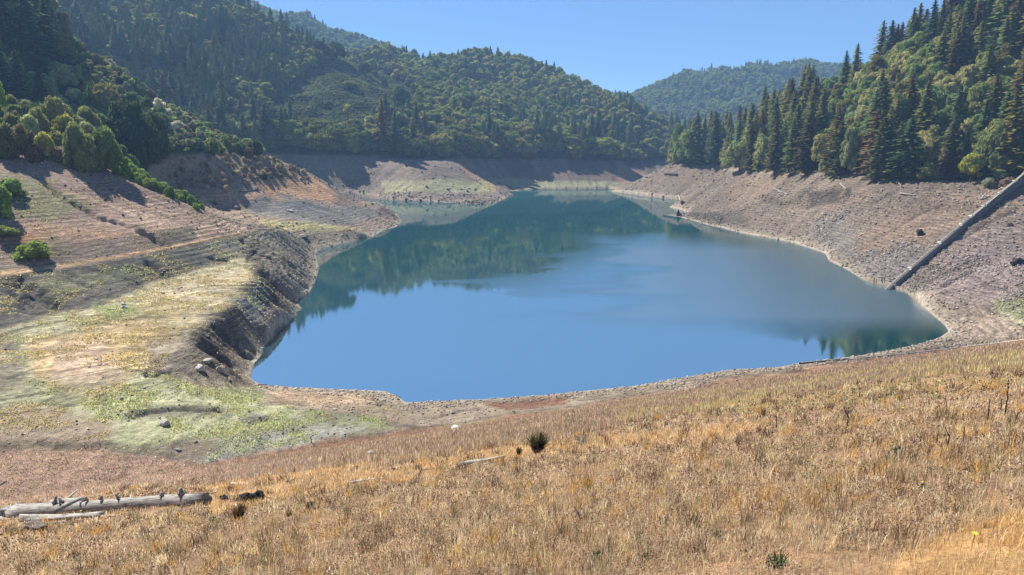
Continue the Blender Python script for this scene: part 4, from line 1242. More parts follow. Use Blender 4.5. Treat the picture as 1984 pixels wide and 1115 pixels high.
# seed heads at the tips of the nearer plants
kk_ = (r_ < 60) & (zt < .4) & (zg < .6) & (rg.uniform(0, 1, n) < np.where(r_ < 25, .42, .25) * (zd < .5)) & (pt > .36)
tp = tips[kk_]; m = len(tp)
sz = np.maximum(.006, .0006 * r_[kk_])[:, None] * rg.uniform(.5, 2.0, (m, 1))
hp = np.array([C('6a5446'), C('8a6c58'), C('5a4a44'), C('ac8c6c'), C('d0bca0'), C('9a7c6a'), C('4c3e38'), C('e4d6b8')])[rg.integers(0, 8, m)] * rg.uniform(.8, 1.2, (m, 1))
u_ = unit(rg.normal(0, 1, (m, 3))); v_ = unit(np.cross(u_, rg.normal(0, 1, (m, 3)))); w3 = np.cross(u_, v_)
hv1, hq1 = rhomb(tp, u_ * sz, v_ * sz); hv2, hq2 = rhomb(tp, u_ * sz, w3 * sz)
V_ = np.concatenate([gv, hv1, hv2]); Q = np.concatenate([gq, hq1 + len(gv), hq2 + len(gv) + len(hv1)])
Cc = np.concatenate([gc, np.repeat(hp, 4, 0), np.repeat(hp, 4, 0)])
me = mesh_np('dry_grass', V_, Q, mats=(grassm,)); attr(me, 'leaf', Cc)
tag(link('dry_grass', me), 'dry golden brown grass covering the foreground slope', kind='stuff')
print('GRASS', n, m)

# taller wisps and straw clumps among the grass, also one object
nc_ = 2600; th = rg.uniform(-.68, .68, nc_); lr = rg.uniform(math.log(9), math.log(70), nc_); r_ = np.exp(lr)
x = np.sin(th) * r_; y = np.cos(th) * r_; ok = (gsample(DAMW, x, y) > .6) & (gsample(path, x, y) < .4); x, y, r_ = x[ok], y[ok], r_[ok]
nb_ = 16; n = len(x) * nb_
rr_ = np.repeat(r_, nb_); sp_ = .05 + .0015 * rr_
xx = np.repeat(x, nb_) + rg.normal(0, 1, n) * sp_; yy = np.repeat(y, nb_) + rg.normal(0, 1, n) * sp_; z = hgt(xx, yy)
hb = np.repeat(rg.uniform(.2, .55, len(x)), nb_) * rg.uniform(.6, 1.1, n)
cb = np.array([C('e0cfa8'), C('cdb488'), C('6a5240'), C('a08a6c'), C('c9a05a'), C('8a8460'), C('54463c')])[np.repeat(rg.integers(0, 7, len(x)), nb_)] * rg.uniform(.8, 1.5, (n, 1))
gv, gq, gc, _ = blades(xx, yy, z, hb, np.maximum(.004, .0007 * rr_), rg.uniform(.1, .8, n), cb)
me = mesh_np('straw_wisps', gv, gq, mats=(grassm,)); attr(me, 'leaf', gc)
tag(link('straw_grass', me), 'taller pale and dark wisps scattered through the dry grass', kind='stuff')

# green weeds on the damp ground and thin tufts over the banks
NW = 1300000
th = rg.uniform(-.72, .72, NW); lr = rg.uniform(math.log(70), math.log(330), NW); r_ = np.exp(lr)
x = np.sin(th) * r_; y = np.cos(th) * r_; z = hgt(x, y)
ok = (gsample(DAMW, x, y) < .5) & (gsample(INS.astype(np.float32), x, y) < .5) & (z > .35)
x, y, z, r_ = x[ok], y[ok], z[ok], r_[ok]
u_, v_ = proj(x, y, z); base = gsample(COLR, x, y)
gr_ = base[:, 1] / base[:, 0]; green = gr_ + rg.uniform(-.09, .05, len(gr_)) > .945
basin = inpoly(u_, v_, BAS); bankd = inpoly(u_, v_, [(-60,545),(300,491),(480,457),(500,470),(480,495),(290,548),(110,607),(-60,660)])
slope = inpoly(u_, v_, [(-60,300),(110,285),(240,330),(390,412),(440,435),(300,485),(-60,530)])
dl = fbm(x / 4, y / 4, 3, 411)
p = np.where(green, .6 * sstep(.36, .6, dl), np.where(basin, .5 * sstep(.42, .6, dl), np.where(bankd, .5 * sstep(.42, .56, dl), np.where(slope, .22 * sstep(.4, .6, dl), .05 * (u_ < 780)))))
k = rg.uniform(0, 1, len(x)) < p
x, y, z, r_, green, basin, bankd = (a[k] for a in (x, y, z, r_, green, basin, bankd)); n = len(x)
h_ = rg.uniform(.06, .26, n) * np.where(green, 1.25, .9); w_ = .0012 * r_ * rg.uniform(.7, 1.6, n)
gp = np.array([C('9aa070'), C('8c9464'), C('adab7c'), C('7f8a5a')])[rg.integers(0, 4, n)]
sp = np.array([C('a89a6a'), C('8f8a5c'), C('b8a074'), C('7a7650')])[rg.integers(0, 4, n)]
col = np.where(green[:, None], gp, sp) * rg.uniform(1.2, 2.0, (n, 1))
gv, gq, gc, _ = blades(x, y, z, h_, w_, rg.uniform(0, .4, n), col)
me = mesh_np('green_weeds', gv, gq, mats=(grassm,)); attr(me, 'leaf', gc)
tag(link('green_weeds', me), 'thin green weeds on the damp reservoir floor', kind='stuff')
print('WEEDS', n)

# ------------------------------------------------------------------ rocks
rockmat, t, b = mat('rock')
oi = t.nodes.new('ShaderNodeObjectInfo'); at = nd(t, 'ShaderNodeAttribute', attribute_name='leaf')
nz = nd(t, 'ShaderNodeTexNoise', Scale=2.5, Detail=6.0, Roughness=.7); gg = t.nodes.new('ShaderNodeNewGeometry'); t.links.new(gg.outputs['Position'], nz.inputs['Vector'])
c = mul(t, mul(t, oi.outputs['Color'], at.outputs['Color']), ramp(t, nz.outputs[0], [(.3, .6), (.7, 1.35)]).outputs[0])
t.links.new(c, b.inputs['Base Color']); b.inputs['Roughness'].default_value = .9; b.inputs['Specular IOR Level'].default_value = .2
bp = nd(t, 'ShaderNodeBump', Strength=.6, Distance=.1); t.links.new(nz.outputs[0], bp.inputs['Height']); t.links.new(bp.outputs[0], b.inputs['Normal'])
def rock_geo(seed, n=5):
    rr_ = np.random.default_rng(seed)
    v, q_ = ball(np.zeros(3), (1, 1, 1), 0, rr_, n)
    for k in range(9):                          # cut flat facets
        d = unit(rr_.normal(0, 1, 3)); off = rr_.uniform(.55, .85)
        s = v @ d - off
        v = v - np.maximum(s, 0)[:, None] * d
    v += .04 * np.sin(v[:, [1, 2, 0]] * 9 + rr_.uniform(0, 6, 3))
    return v, q_
rk = []
for k in range(5):
    v, q_ = rock_geo(800 + k)
    me = mesh_np('rock', v, q_, mats=(rockmat,)); attr(me, 'leaf', np.ones((len(v), 3)))
    rk.append(me)
def rock(u, v, wp, hp, col_, lab, name='boulder', cat='boulder', grp=None):
    p = hit(u, v); d = p.y / F
    o = link(name, rk[int(u * 7 + v) % 5], loc=(p.x, p.y, p.z + hp * d * .22), rot=(.2, .1, (u * .37) % 6.28), scl=(wp * d * .58, wp * d * .5, hp * d * .62))
    o.color = (*col_, 1); tag(o, lab, cat, grp)
    return o
g1 = (.42, .41, .38); g2 = (.30, .28, .25); g3 = (.55, .53, .48); dk = (.05, .045, .042)
rock(320, 824, 20, 20, g1, 'large pale grey boulder standing alone among green weeds')
rock(388, 718, 20, 20, g3, 'rounded pale boulder at the top of the eroded shore bank')
rock(427, 720, 18, 18, (.42, .36, .27), 'tan boulder right of the rounded pale boulder')
rock(403, 702, 24, 10, (.38, .34, .27), 'flat tan slab above the rounded pale boulder')
rock(446, 742, 7, 9, dk, 'small dark stone on the bank near the lake corner')
rock(241, 597, 12, 7, g1, 'low grey stone in the weeds of the upper basin')
rock(238, 590, 9, 5, g3, 'small stone just behind the low grey stone')
rock(608, 752, 10, 7, g3, 'small pale stone at the water edge')
rock(718, 884, 20, 14, g2, 'grey stone half hidden in the tall brown grass')
rock(702, 909, 14, 5, g3, 'flat whitish stone in the orange grass')
rock(884, 832, 18, 9, (.72, .70, .66), 'bright white stone at the edge of the tall grass')
rock(763, 913, 13, 11, (.06, .045, .05), 'dark purplish rock lying by a thin branch')
rock(187, 697, 7, 5, g1, 'tiny grey stone in the middle of the orange ring')
rock(113, 693, 7, 4, g3, 'tiny pale stone left in the orange ring')
rock(235, 775, 8, 6, g2, 'small dark grey stone among the green weeds')
rock(590, 463, 16, 8, (.12, .11, .10), 'dark block on the striped bank above the lake')
rock(586, 458, 14, 5, g3, 'pale slab lying on the dark block')
rock(380, 858, 8, 5, g2, 'small dark stone on the grey gully floor')
rock(345, 872, 14, 5, g2, 'flat stone beside the dry channel')
rock(416, 395, 12, 6, dk, 'dark stone on the flat behind the green streak')
0 and rock(452, 424, 60, 9, (.16, .16, .155), 'dark domed outcrop on the flat behind the slope', 'outcrop', 'rock outcrop')
rock(458, 404, 12, 6, g2, 'grey stone resting near the domed outcrop')
rock(563, 410, 12, 5, g3, 'pale stone at the foot of the grey headland')
rock(648, 795, 9, 5, g3, 'light stone on the beach below the lake corner')
rock(1290, 776, 7, 5, dk, 'dark pebble on the strip of beach')
rock(1230, 828, 14, 9, (.12, .09, .09), 'dark clod in the dry grass right of the rush clump')
0 and rock(1420, 424, 60, 13, (.13, .115, .10), 'dark banded hump on the right shore', 'outcrop', 'rock outcrop')
rock(1862, 344, 12, 8, g1, 'pale stone just under the right hand trees')
rock(1958, 438, 10, 10, dk, 'dark square block on the slope right of the ramp')
0 and rock(222, 143, 36, 12, (.07, .06, .055), 'dark rocky outcrop near the crest of the left hill', 'outcrop', 'rock outcrop')
0 and rock(250, 166, 40, 16, (.075, .065, .058), 'craggy outcrop lower down the left hill', 'outcrop', 'rock outcrop')
0 and rock(372, 208, 34, 10, (.07, .06, .055), 'outcrop on the crest right of the craggy one', 'outcrop', 'rock outcrop')
# rubble: loose stones over the right bank, the cliffs and along the waterline
n0 = 260000
th = rg.uniform(-.66, .75, n0); lr = rg.uniform(math.log(95), math.log(650), n0); r_ = np.exp(lr)
x = np.sin(th) * r_; y = np.cos(th) * r_
rm = gsample(rockm, x, y); sd_ = gsample(SD, x, y); ins = gsample(INS.astype(np.float32), x, y); fo = gsample(forest, x, y); dwv = gsample(DAMW, x, y)
den = fbm(x / 16, y / 16, 3, 501); u_, v_ = proj(x, y, hgt(x, y))
scree = inpoly(u_, v_, [(1560,400),(1660,410),(1780,470),(1984,430),(1984,600),(1850,600),(1740,560),(1600,490)]) | inpoly(u_, v_, [(1470,375),(1650,365),(1640,395),(1480,395)]) | inpoly(u_, v_, [(1295,412),(1400,412),(1400,442),(1300,425)]) | inpoly(u_, v_, [(730,372),(985,378),(930,405),(735,388)])
p = np.where(scree, .55, .10 * (u_ > 1200) + .06) * (.3 + 1.4 * sstep(.42, .62, den)) + .25 * (sd_ < 5) * (u_ > 500)
p = p * (fo < .3) * (ins < .5) * (dwv < .5) * np.where((u_ < 480) & (y < 200), .25, 1)
k = rg.uniform(0, 1, n0) < p
x, y, r_ = x[k], y[k], r_[k]; z = hgt(x, y); n = len(x)
v0 = np.array([(a, b_, c_) for a in (-1, 1) for b_ in (-1, 1) for c_ in (-1, 1)], float) * .62
q0 = np.array([(0, 1, 3, 2), (4, 6, 7, 5), (0, 4, 5, 1), (2, 3, 7, 6), (0, 2, 6, 4), (1, 5, 7, 3)])
size = np.minimum(.00085 * r_ * rg.uniform(.4, 1.0, n) ** 1.6 * 2.2 + .05, 1.1)
sh_ = 1 + rg.uniform(-.5, .5, (n, len(v0), 3))
a = rg.uniform(0, 6.28, n)
vv = v0[None] * sh_ * np.stack([size, size * rg.uniform(.6, 1, n), size * rg.uniform(.4, .8, n)], -1)[:, None, :]
X = vv[..., 0] * np.cos(a)[:, None] - vv[..., 1] * np.sin(a)[:, None] + x[:, None]; Y = vv[..., 0] * np.sin(a)[:, None] + vv[..., 1] * np.cos(a)[:, None] + y[:, None]
Zz = vv[..., 2] + z[:, None] + size[:, None] * .15
col = (gsample(COLR, x, y) * .5 + np.array([.20, .185, .17]) * .5) * rg.uniform(.4, 2.0, (n, 1))
me = mesh_np('rubble', np.stack([X, Y, Zz], -1).reshape(-1, 3), (q0[None] + (np.arange(n) * len(v0))[:, None, None]).reshape(-1, 4), mats=(rockmat,))
attr(me, 'leaf', np.repeat(col, len(v0), 0)); tag(link('rubble', me), 'loose grey stones strewn over the bare banks', kind='stuff')
print('RUBBLE', n)

# ------------------------------------------------------------------ dead wood
wood, t, b = mat('driftwood')
oi = t.nodes.new('ShaderNodeObjectInfo'); tc = t.nodes.new('ShaderNodeTexCoord')
mp = t.nodes.new('ShaderNodeMapping'); mp.inputs['Scale'].default_value = (.7, 7, 7); t.links.new(tc.outputs['Object'], mp.inputs['Vector'])
nz = nd(t, 'ShaderNodeTexNoise', Scale=1.6, Detail=6.0, Roughness=.7); t.links.new(mp.outputs[0], nz.inputs['Vector'])
c = mul(t, oi.outputs['Color'], ramp(t, nz.outputs[0], [(.34, .15), (.45, .8), (.7, 1.4)]).outputs[0])
t.links.new(c, b.inputs['Base Color']); b.inputs['Roughness'].default_value = .85; b.inputs['Specular IOR Level'].default_value = .2
bp = nd(t, 'ShaderNodeBump', Strength=.8, Distance=.04); t.links.new(nz.outputs[0], bp.inputs['Height']); t.links.new(bp.outputs[0], b.inputs['Normal'])
def limb_mesh(name, L_, r0, r1, seed, n=12, segs=14, bend=.04, jag=.12):
    """a log along +X with hollows, a ragged outline and broken ends"""
    rr_ = np.random.default_rng(seed)
    V_, Q = [], []
    by, bz = rr_.uniform(-bend, bend), rr_.uniform(-bend * .5, bend * .5)
    ph = rr_.uniform(0, 6, 4)
    for i in range(segs + 1):
        s = i / segs; cx = s * L_
        cy = math.sin(s * 3.1) * by * L_; cz = math.sin(s * 3.1 + .4) * bz * L_
        r = r0 + (r1 - r0) * s
        for k in range(n):
            w = 6.283 * k / n
            rk_ = r * (1 + jag * math.sin(w * 3 + ph[0] + s * 2) + jag * .8 * math.sin(w * 2 + s * 7 + ph[1]) + rr_.uniform(-jag, jag) * .4)
            ex = rr_.uniform(-1, 1) * r * .6 if i in (0, segs) else 0
            V_.append((cx + ex, cy + math.cos(w) * rk_, cz + math.sin(w) * rk_))
    for i in range(segs):
        for k in range(n):
            Q.append((i * n + k, i * n + (k + 1) % n, (i + 1) * n + (k + 1) % n, (i + 1) * n + k))
    T3 = []
    for i, e in ((0, 1), (segs, -1)):
        ctr = np.mean(V_[i * n:(i + 1) * n], 0) + np.array([e * r0 * .25, 0, 0]); V_.append(tuple(ctr)); ci_ = len(V_) - 1
        for k in range(n):
            tri = (i * n + k, ci_, i * n + (k + 1) % n)
            T3.append(tri if e == 1 else tri[::-1])
    me = mesh_np(name, np.array(V_), np.array(Q), np.array(T3), smooth=True, mats=(wood,))
    return me
def logat(u0, v0, u1, v1, d0, d1, col_, lab, name='driftwood_log', cat='log', up=.35, seed=0, grp=None, bend=.03, rise=0, jag=.12):
    a, e = hit(u0, v0), hit(u1, v1)
    r0, r1 = d0 * a.y / F / 2, d1 * e.y / F / 2
    a = a + Vector((0, 0, r0 * up)); e = e + Vector((0, 0, r1 * up + rise * e.y / F))
    d = e - a
    me = limb_mesh(name, d.length, r0, r1, seed + int(u0 + v0), bend=bend, jag=jag)
    o = link(name, me, loc=a, rot=d.to_track_quat('X', 'Z').to_euler())
    o.color = (*col_, 1); tag(o, lab, cat, grp)
    return o, d.length, r0, r1
grey = (.31, .29, .26); pale = (.40, .365, .31); dgr = (.24, .22, .20); brn = (.22, .15, .10)
lg, Ln, r0, r1 = logat(30, 1004, 402, 978, 34, 27, grey, 'long weathered grey trunk lying across the lower left', up=.75, bend=.01, jag=.08)
for s, l_, a_, t_ in [(.27, .30, 1.0, .10), (.31, .22, 1.9, .10), (.45, .16, 1.3, .09), (.53, .17, 1.1, .08), (.62, .2, 2.0, .07), (.82, .11, 1.2, .08), (.905, .2, 1.45, .12)]:
    me = limb_mesh('branch_stub', l_ * r0 * 3.2, t_ * r0 * 3, .03 * r0 * 3, int(s * 100), 8, 5)
    o = link('branch_stub', me, lg, loc=(s * Ln, 0, r0 * .75), rot=(0, -a_, .2)); o.color = (*grey, 1)
# root plate at the left end
g = Geo(); rr_ = np.random.default_rng(3)
for k in range(11):
    a_ = k * .6; e_ = rr_.uniform(1.5, 3.0) * r0
    pts = [np.array([0, 0, 0]), np.array([-e_ * .45, math.cos(a_) * e_ * .3, math.sin(a_) * e_ * .3]), np.array([-e_ * rr_.uniform(.7, 1.3), math.cos(a_) * e_ * .7, math.sin(a_) * e_ * .45])]
    v, q_ = tube(pts, [r0 * .6, r0 * .36, r0 * .08], 7); g.add(v, q_, (1, 1, 1))
v, q_, _ = g.get(); ro = link('root_plate', mesh_np('root_plate', v, q_, smooth=True, mats=(wood,)), lg, loc=(.05, 0, 0)); ro.color = (*grey, 1)
logat(-25, 985, 34, 1004, 30, 20, pale, 'thick pale curved root end at the left edge', 'driftwood_root', 'driftwood', up=1.3, bend=.12)
logat(100, 985, 164, 979, 17, 17, (.36, .34, .30), 'short sawn log lying behind the long grey trunk', up=1.1, bend=0, jag=.04)
logat(128, 972, 152, 966, 5, 2.5, pale, 'thin pale pole sticking up behind the short sawn log', 'pole', 'stick', up=2, rise=17)
logat(42, 1012, 200, 1002, 14, 11, (.40, .37, .33), 'knobbly thin branch log in front of the long trunk', up=1.0, bend=.02, jag=.22)
o, _, _, _ = logat(108, 1006, 130, 992, 7, 5, grey, 'curved grey branch bent over the long trunk', 'curved_branch', 'branch', up=2, bend=.35, rise=8)
logat(196, 1003, 230, 1001, 5, 3, pale, 'pale stick end right of the knobbly branch log', 'stick', 'stick', up=1)
logat(390, 964, 422, 958, 5, 3, pale, 'pale stick behind the right end of the long trunk', 'stick', 'stick', up=1, rise=4)
logat(92, 1018, 130, 1012, 5, 4, pale, 'bleached stick lying in front of the knobbly branch', 'stick', 'stick', up=1)
logat(0, 1038, 44, 1028, 5, 4, grey, 'grey stick at the left edge below the trunk', 'stick', 'stick', up=1)
logat(8, 1053, 31, 1051, 3, 3, pale, 'tiny pale stick lowest on the left', 'stick', 'stick', up=1)
logat(54, 1026, 86, 1031, 14, 16, (.13, .11, .10), 'dark chunk of wood below the knobbly branch', 'wood_chunk', 'driftwood', up=.9, jag=.3)
logat(456, 980, 480, 988, 6, 7, pale, 'whitish split wood below the burnt stump', 'split_wood', 'driftwood', up=.8)
logat(448, 940, 484, 939, 5, 4, pale, 'pale stick above the burnt stump', 'stick', 'stick', up=1)
logat(510, 972, 560, 962, 2.5, 1.5, (.6, .5, .32), 'straw coloured twig right of the burnt stump', 'twig', 'stick', up=1)
logat(556, 935, 568, 931, 4, 3, pale, 'short white stick in the orange grass', 'stick', 'stick', up=1)
logat(300, 993, 440, 982, 2.5, 2, dgr, 'thin dark branch in front of the trunk end', 'twig', 'stick', up=1)
logat(890, 905, 980, 887, 11, 7, pale, 'pale log lying in the middle of the slope', up=.8, bend=.01, jag=.15)
logat(912, 905, 948, 900, 5, 4, pale, 'broken wood bits below the pale log', 'wood_bits', 'driftwood', up=.6, jag=.4)
logat(680, 938, 745, 927, 5, 2, (.5, .45, .38), 'slender driftwood branch in the orange grass', 'branch', 'branch', up=1)
logat(732, 894, 778, 910, 1.8, 1.5, pale, 'thin pale branch leading to the dark purplish rock', 'twig', 'stick', up=1)
logat(796, 905, 806, 910, 3, 2, pale, 'curved white twig left of the pale log', 'twig', 'stick', up=1, bend=.2)
logat(820, 912, 870, 903, 3, 2, brn, 'brown broken branch left of the pale log', 'branch', 'branch', up=1, jag=.3)
logat(626, 944, 650, 940, 3, 2, brn, 'brown twig low in the orange grass', 'twig', 'stick', up=1)
logat(500, 748, 532, 747, 4, 3, dgr, 'dark plank lying in the shallows at the lake corner', 'plank', 'plank', up=1, bend=0)
logat(12, 933, 0, 940, 3, 2, pale, 'white stick standing at the left edge above the trunk', 'stick', 'stick', up=1)
logat(1508, 373, 1526, 379, 3, 3, (.30, .27, .23), 'pale log just below the right hand trees', up=1)
logat(1514, 374, 1498, 366, 3, 2, dgr, 'dark log end near the pale log on the right bank', up=1)
logat(1628, 357, 1640, 368, 3, 2.5, (.30, .25, .19), 'tan log pointing downhill under the right trees', up=1)
logat(1744, 376, 1774, 380, 3, 2.5, (.30, .27, .23), 'long pale log in the shade of the right trees', up=1)
logat(1738, 352, 1746, 366, 2.5, 1.5, dgr, 'grey dead branch standing in the tree shade', 'dead_branch', 'branch', up=1, rise=4)
logat(1901, 388, 1909, 382, 3.5, 2.5, pale, 'forked white branch left of the ramp', 'forked_branch', 'branch', up=1, rise=5)
logat(1940, 366, 1958, 370, 3, 2, pale, 'bleached branch beside the dry brown bush', 'branch', 'branch', up=1)
logat(1288, 340, 1312, 341, 5, 5, (.07, .06, .05), 'dark log on the far right headland', up=1)
logat(850, 306, 818, 307, 2, 2, pale, 'pale strip of wood under the far trees', up=1)
logat(465, 373, 500, 369, 3, 2.5, (.12, .12, .12), 'dark log lying on the brown headland', up=1)
logat(1320, 398, 1313, 384, 2, 1.2, pale, 'white leaning snag behind the right point', 'snag', 'dead tree', up=1, rise=6)
# burnt stump and small charred piece
charm = (.012, .011, .011)
def lumps(name, u, v, parts, col_, lab, cat, seed=1):
    p = hit(u, v); d = p.y / F; g = Geo(); rr_ = np.random.default_rng(seed)
    for (dx, dz, rx, rz) in parts:
        v_, q_ = ball(np.zeros(3), (1, 1, 1), .22, rr_, 7)
        v_ = v_ * (1 + rr_.uniform(-.12, .12, (len(v_), 1)))
        v_ = v_ * [rx * d, rx * d * .8, rz * d] + [dx * d, rr_.uniform(-.1, .1), dz * d]
        g.add(v_, q_, (1, 1, 1))
    v_, q_, _ = g.get()
    me = mesh_np(name, v_, q_, mats=(rockmat,)); attr(me, 'leaf', np.ones((len(v_), 3)))
    o = link(name, me, loc=p); o.color = (*col_, 1); tag(o, lab, cat)
    return o
lumps('burnt_stump', 492, 971, [(-20, 7, 15, 10), (10, 8, 17, 15), (-4, 5, 16, 8), (26, 1, 12, 6)], charm, 'black burnt stump with two humps in the orange grass', 'stump')
lumps('charred_wood', 432, 970, [(0, 3, 9, 6), (6, 4, 5, 5)], charm, 'small charred lump left of the burnt stump', 'burnt wood', 5)
lumps('stump', 1782, 456, [(0, 5, 6, 7), (3, 2, 8, 4)], (.03, .026, .024), 'dark stump in the middle of the right slope', 'stump', 8)
lumps('stump', 1972, 512, [(0, 5, 10, 8), (-8, 2, 6, 4)], (.05, .04, .045), 'dark root mass low on the right slope', 'stump', 9)
lumps('stump', 1314, 419, [(0, 4, 3, 7), (2, 2, 5, 3)], (.025, .022, .02), 'dark stump on the stony spit at the right', 'stump', 10)
lumps('stump', 1322, 396, [(0, 3, 4, 4)], (.05, .045, .04), 'stump at the foot of the white leaning snag', 'stump', 11)
for q_, (a_, e_) in enumerate([(812,290),(852,328),(745,328),(700,322),(1015,138),(1355,232),(1442,212),(1315,272),(1425,306),(1240,350),(1185,314),(1130,339),(1365,345),(1455,332),
      (1475,354),(1535,349),(1510,364),(1585,329),(1690,296),(1425,400),(1480,372),(1540,382),(1295,349),(1410,349),(880,304),(920,184),(1145,210),(960,324),(1050,334),(620,340),(560,300)]):
    p = hit(660 + a_ / 5.51, 330 + e_ / 5.51); s_ = random.uniform(.5, 1.15)
    o = link('stump', rk[q_ % 5], loc=p + Vector((0, 0, s_ * .5)), scl=(s_, s_ * .9, s_ * random.uniform(.8, 1.3)), rot=(.1, .2, q_)); o.color = (.03, .028, .026, 1)
    tag(o, 'dark tree stump on the lower bank of the far point', 'stump', 'stumps on the lower bank of the far point')

# ------------------------------------------------------------------ shrubs that stand in bands on the banks
def band(poly, sp, hr, wr, cols, lab, grp, d0, d1, keep_p=1.0):
    X, Y, z, u_, v_ = cand(d0, d1, sp)
    ok = inpoly(u_, v_, poly) & (rng.uniform(0, 1, len(X)) < keep_p)
    n = 0
    for x_, y_, z_ in zip(X[ok], Y[ok], z[ok]):
        hh_ = rng.uniform(*hr); ww_ = hh_ * rng.uniform(*wr)
        plant(['shrub', x_, y_, z_ - .15, hh_, ww_, np.array(cols[rng.integers(len(cols))]) * rng.uniform(.8, 1.2), 'shrub', lab, 'shrub', grp], rng.integers(60)); n += 1
    print(grp, n)
band([(206,312),(232,312),(300,354),(392,404),(388,416),(340,410),(270,372),(214,344)], 2.9, (2.2, 3.8), (.9, 1.3), [(.26, .37, .10), (.32, .42, .12), (.20, .30, .08)],
     'bright green shrub in the streak running down the left slope', 'green shrubs of the streak', 225, 262, .8)
band([(345,306),(400,304),(512,304),(600,338),(600,350),(500,352),(430,378),(400,384),(340,372),(325,345)], 3.3, (1.4, 2.9), (1.0, 1.5), [(.52, .42, .28), (.45, .36, .24), (.58, .48, .33), (.34, .28, .18)],
     'dry tan shrub on the upper slope of the brown headland', 'tan shrubs on the brown headland', 300, 400, .72)
band([(510,306),(640,352),(660,372),(640,380),(560,352),(500,340)], 6, (.5, 1.2), (1.0, 1.4), [(.12, .10, .06), (.09, .075, .045)],
     'tiny brown shrub near the crest of the brown headland', 'tiny shrubs on the headland crest', 330, 405, .55)
band([(180,330),(330,380),(400,425),(260,430),(140,380),(60,330)], 7, (.4, 1.0), (1.0, 1.6), [(.12, .10, .06), (.10, .10, .05)],
     'tiny dry shrub dotted over the bare left slope', 'tiny shrubs on the left slope', 190, 250, .45)

# ------------------------------------------------------------------ rushes, stalks, weeds and flowers on the near slope
def tuft(name, u, v, hp, wp, cols, lab, cat, n=160, grp=None, wid=.0009, part=None):
    p = hit(u, v); d = p.y / F; h_ = hp * d; w_ = wp * d
    rr_ = np.random.default_rng(int(u * 3 + v))
    a = rr_.uniform(0, 6.28, n); r0_ = w_ * .18 * np.sqrt(rr_.uniform(0, 1, n)); out = rr_.uniform(.05, .5, n) * w_
    hh_ = h_ * rr_.uniform(.55, 1.05, n) * (1 - .25 * out / (w_ * .5 + 1e-6))
    bx, by = np.cos(a) * r0_, np.sin(a) * r0_
    x0, y0 = bx, by; wd = max(.004, wid * p.y)
    P0 = np.stack([x0, y0, np.full(n, -.05)], -1); P1 = np.stack([x0 + np.cos(a) * out * .35, y0 + np.sin(a) * out * .35, hh_ * .6], -1)
    P2 = np.stack([x0 + np.cos(a) * out, y0 + np.sin(a) * out, hh_], -1)
    W = np.stack([-np.sin(a + .8) * wd / 2, np.cos(a + .8) * wd / 2, 0 * a], -1)
    V_ = np.stack([P0 - W, P0 + W, P1 - W, P1 + W, P2 - W * .3, P2 + W * .3], 1).reshape(-1, 3)
    b_ = (np.arange(n) * 6)[:, None]; Q = np.concatenate([b_ + [0, 1, 3, 2], b_ + [2, 3, 5, 4]])
    cc = np.array(cols)[rr_.integers(0, len(cols), n)] * rr_.uniform(.7, 1.3, (n, 1))
    me = mesh_np(name, V_, Q, mats=(grassm,)); attr(me, 'leaf', np.repeat(cc, 6, 0))
    o = link(name, me, loc=p); tag(o, lab, cat, grp)
    return o, p, d
ru = [(.05, .055, .022), (.085, .07, .03), (.12, .09, .045), (.04, .045, .02)]
tuft('rush_clump', 1041, 877, 46, 46, ru, 'large dark clump of rushes on the slope', 'rush clump', 420)
tuft('rush_clump', 1006, 886, 24, 13, [(.10, .065, .03), (.06, .045, .025)], 'small brown rush clump left of the large one', 'rush clump', 120)
tuft('rush_clump', 463, 1006, 34, 36, [(.16, .09, .05), (.10, .06, .035), (.2, .13, .07)], 'reddish brown rush clump below the burnt stump', 'rush clump', 260)
tuft('dead_brush', 1126, 862, 24, 40, [(.4, .36, .30), (.25, .22, .18)], 'grey dead brush behind the orange grass strip', 'dead brush', 80)
stk = [(.06, .035, .028), (.09, .055, .04)]
for u, v, hp, lab in [(1946, 808, 84, 'tallest dark bare stalk near the right edge'), (1912, 822, 54, 'dark bare stalk left of the tallest one'), (1938, 800, 30, 'short dark stalk against the tallest one'),
                      (1836, 868, 46, 'leaning thin stalk in the right grass'), (1503, 832, 30, 'thin grey stalk left in the upper right grass'), (1641, 830, 46, 'thin dark stalk below the yellowish grass'),
                      (603, 858, 14, 'thin post like stalk by the dry channel'), (1865, 862, 40, 'slim stalk right of the leaning one')]:
    p = hit(u, v); d = p.y / F; g = Geo(); L_ = hp * d
    w_, q_ = tube([(0, 0, -.05), (.02 * L_, 0, L_ * .5), (-.03 * L_ + (.2 * L_ if hp == 46 else 0) * -1, 0, L_)], [d * 1.3, d * 1.0, d * .5], 6); g.add(w_, q_, (1, 1, 1))
    for k in range(5):
        z_ = L_ * (.5 + .1 * k); a_ = k * 2.3
        w_, q_ = tube([(0, 0, z_), (math.cos(a_) * L_ * .05, math.sin(a_) * L_ * .05, z_ + L_ * .09)], [d * .7, d * .3], 5); g.add(w_, q_, (1, 1, 1))
    v_, q_, _ = g.get(); me = mesh_np('dry_stalk', v_, q_, mats=(grassm,)); attr(me, 'leaf', np.ones((len(v_), 3)))
    o = link('dry_stalk', me, loc=p); o.color = (.05, .03, .025, 1); tag(o, lab, 'stalk')
gw = [(.07, .12, .04), (.10, .15, .06), (.05, .09, .03)]
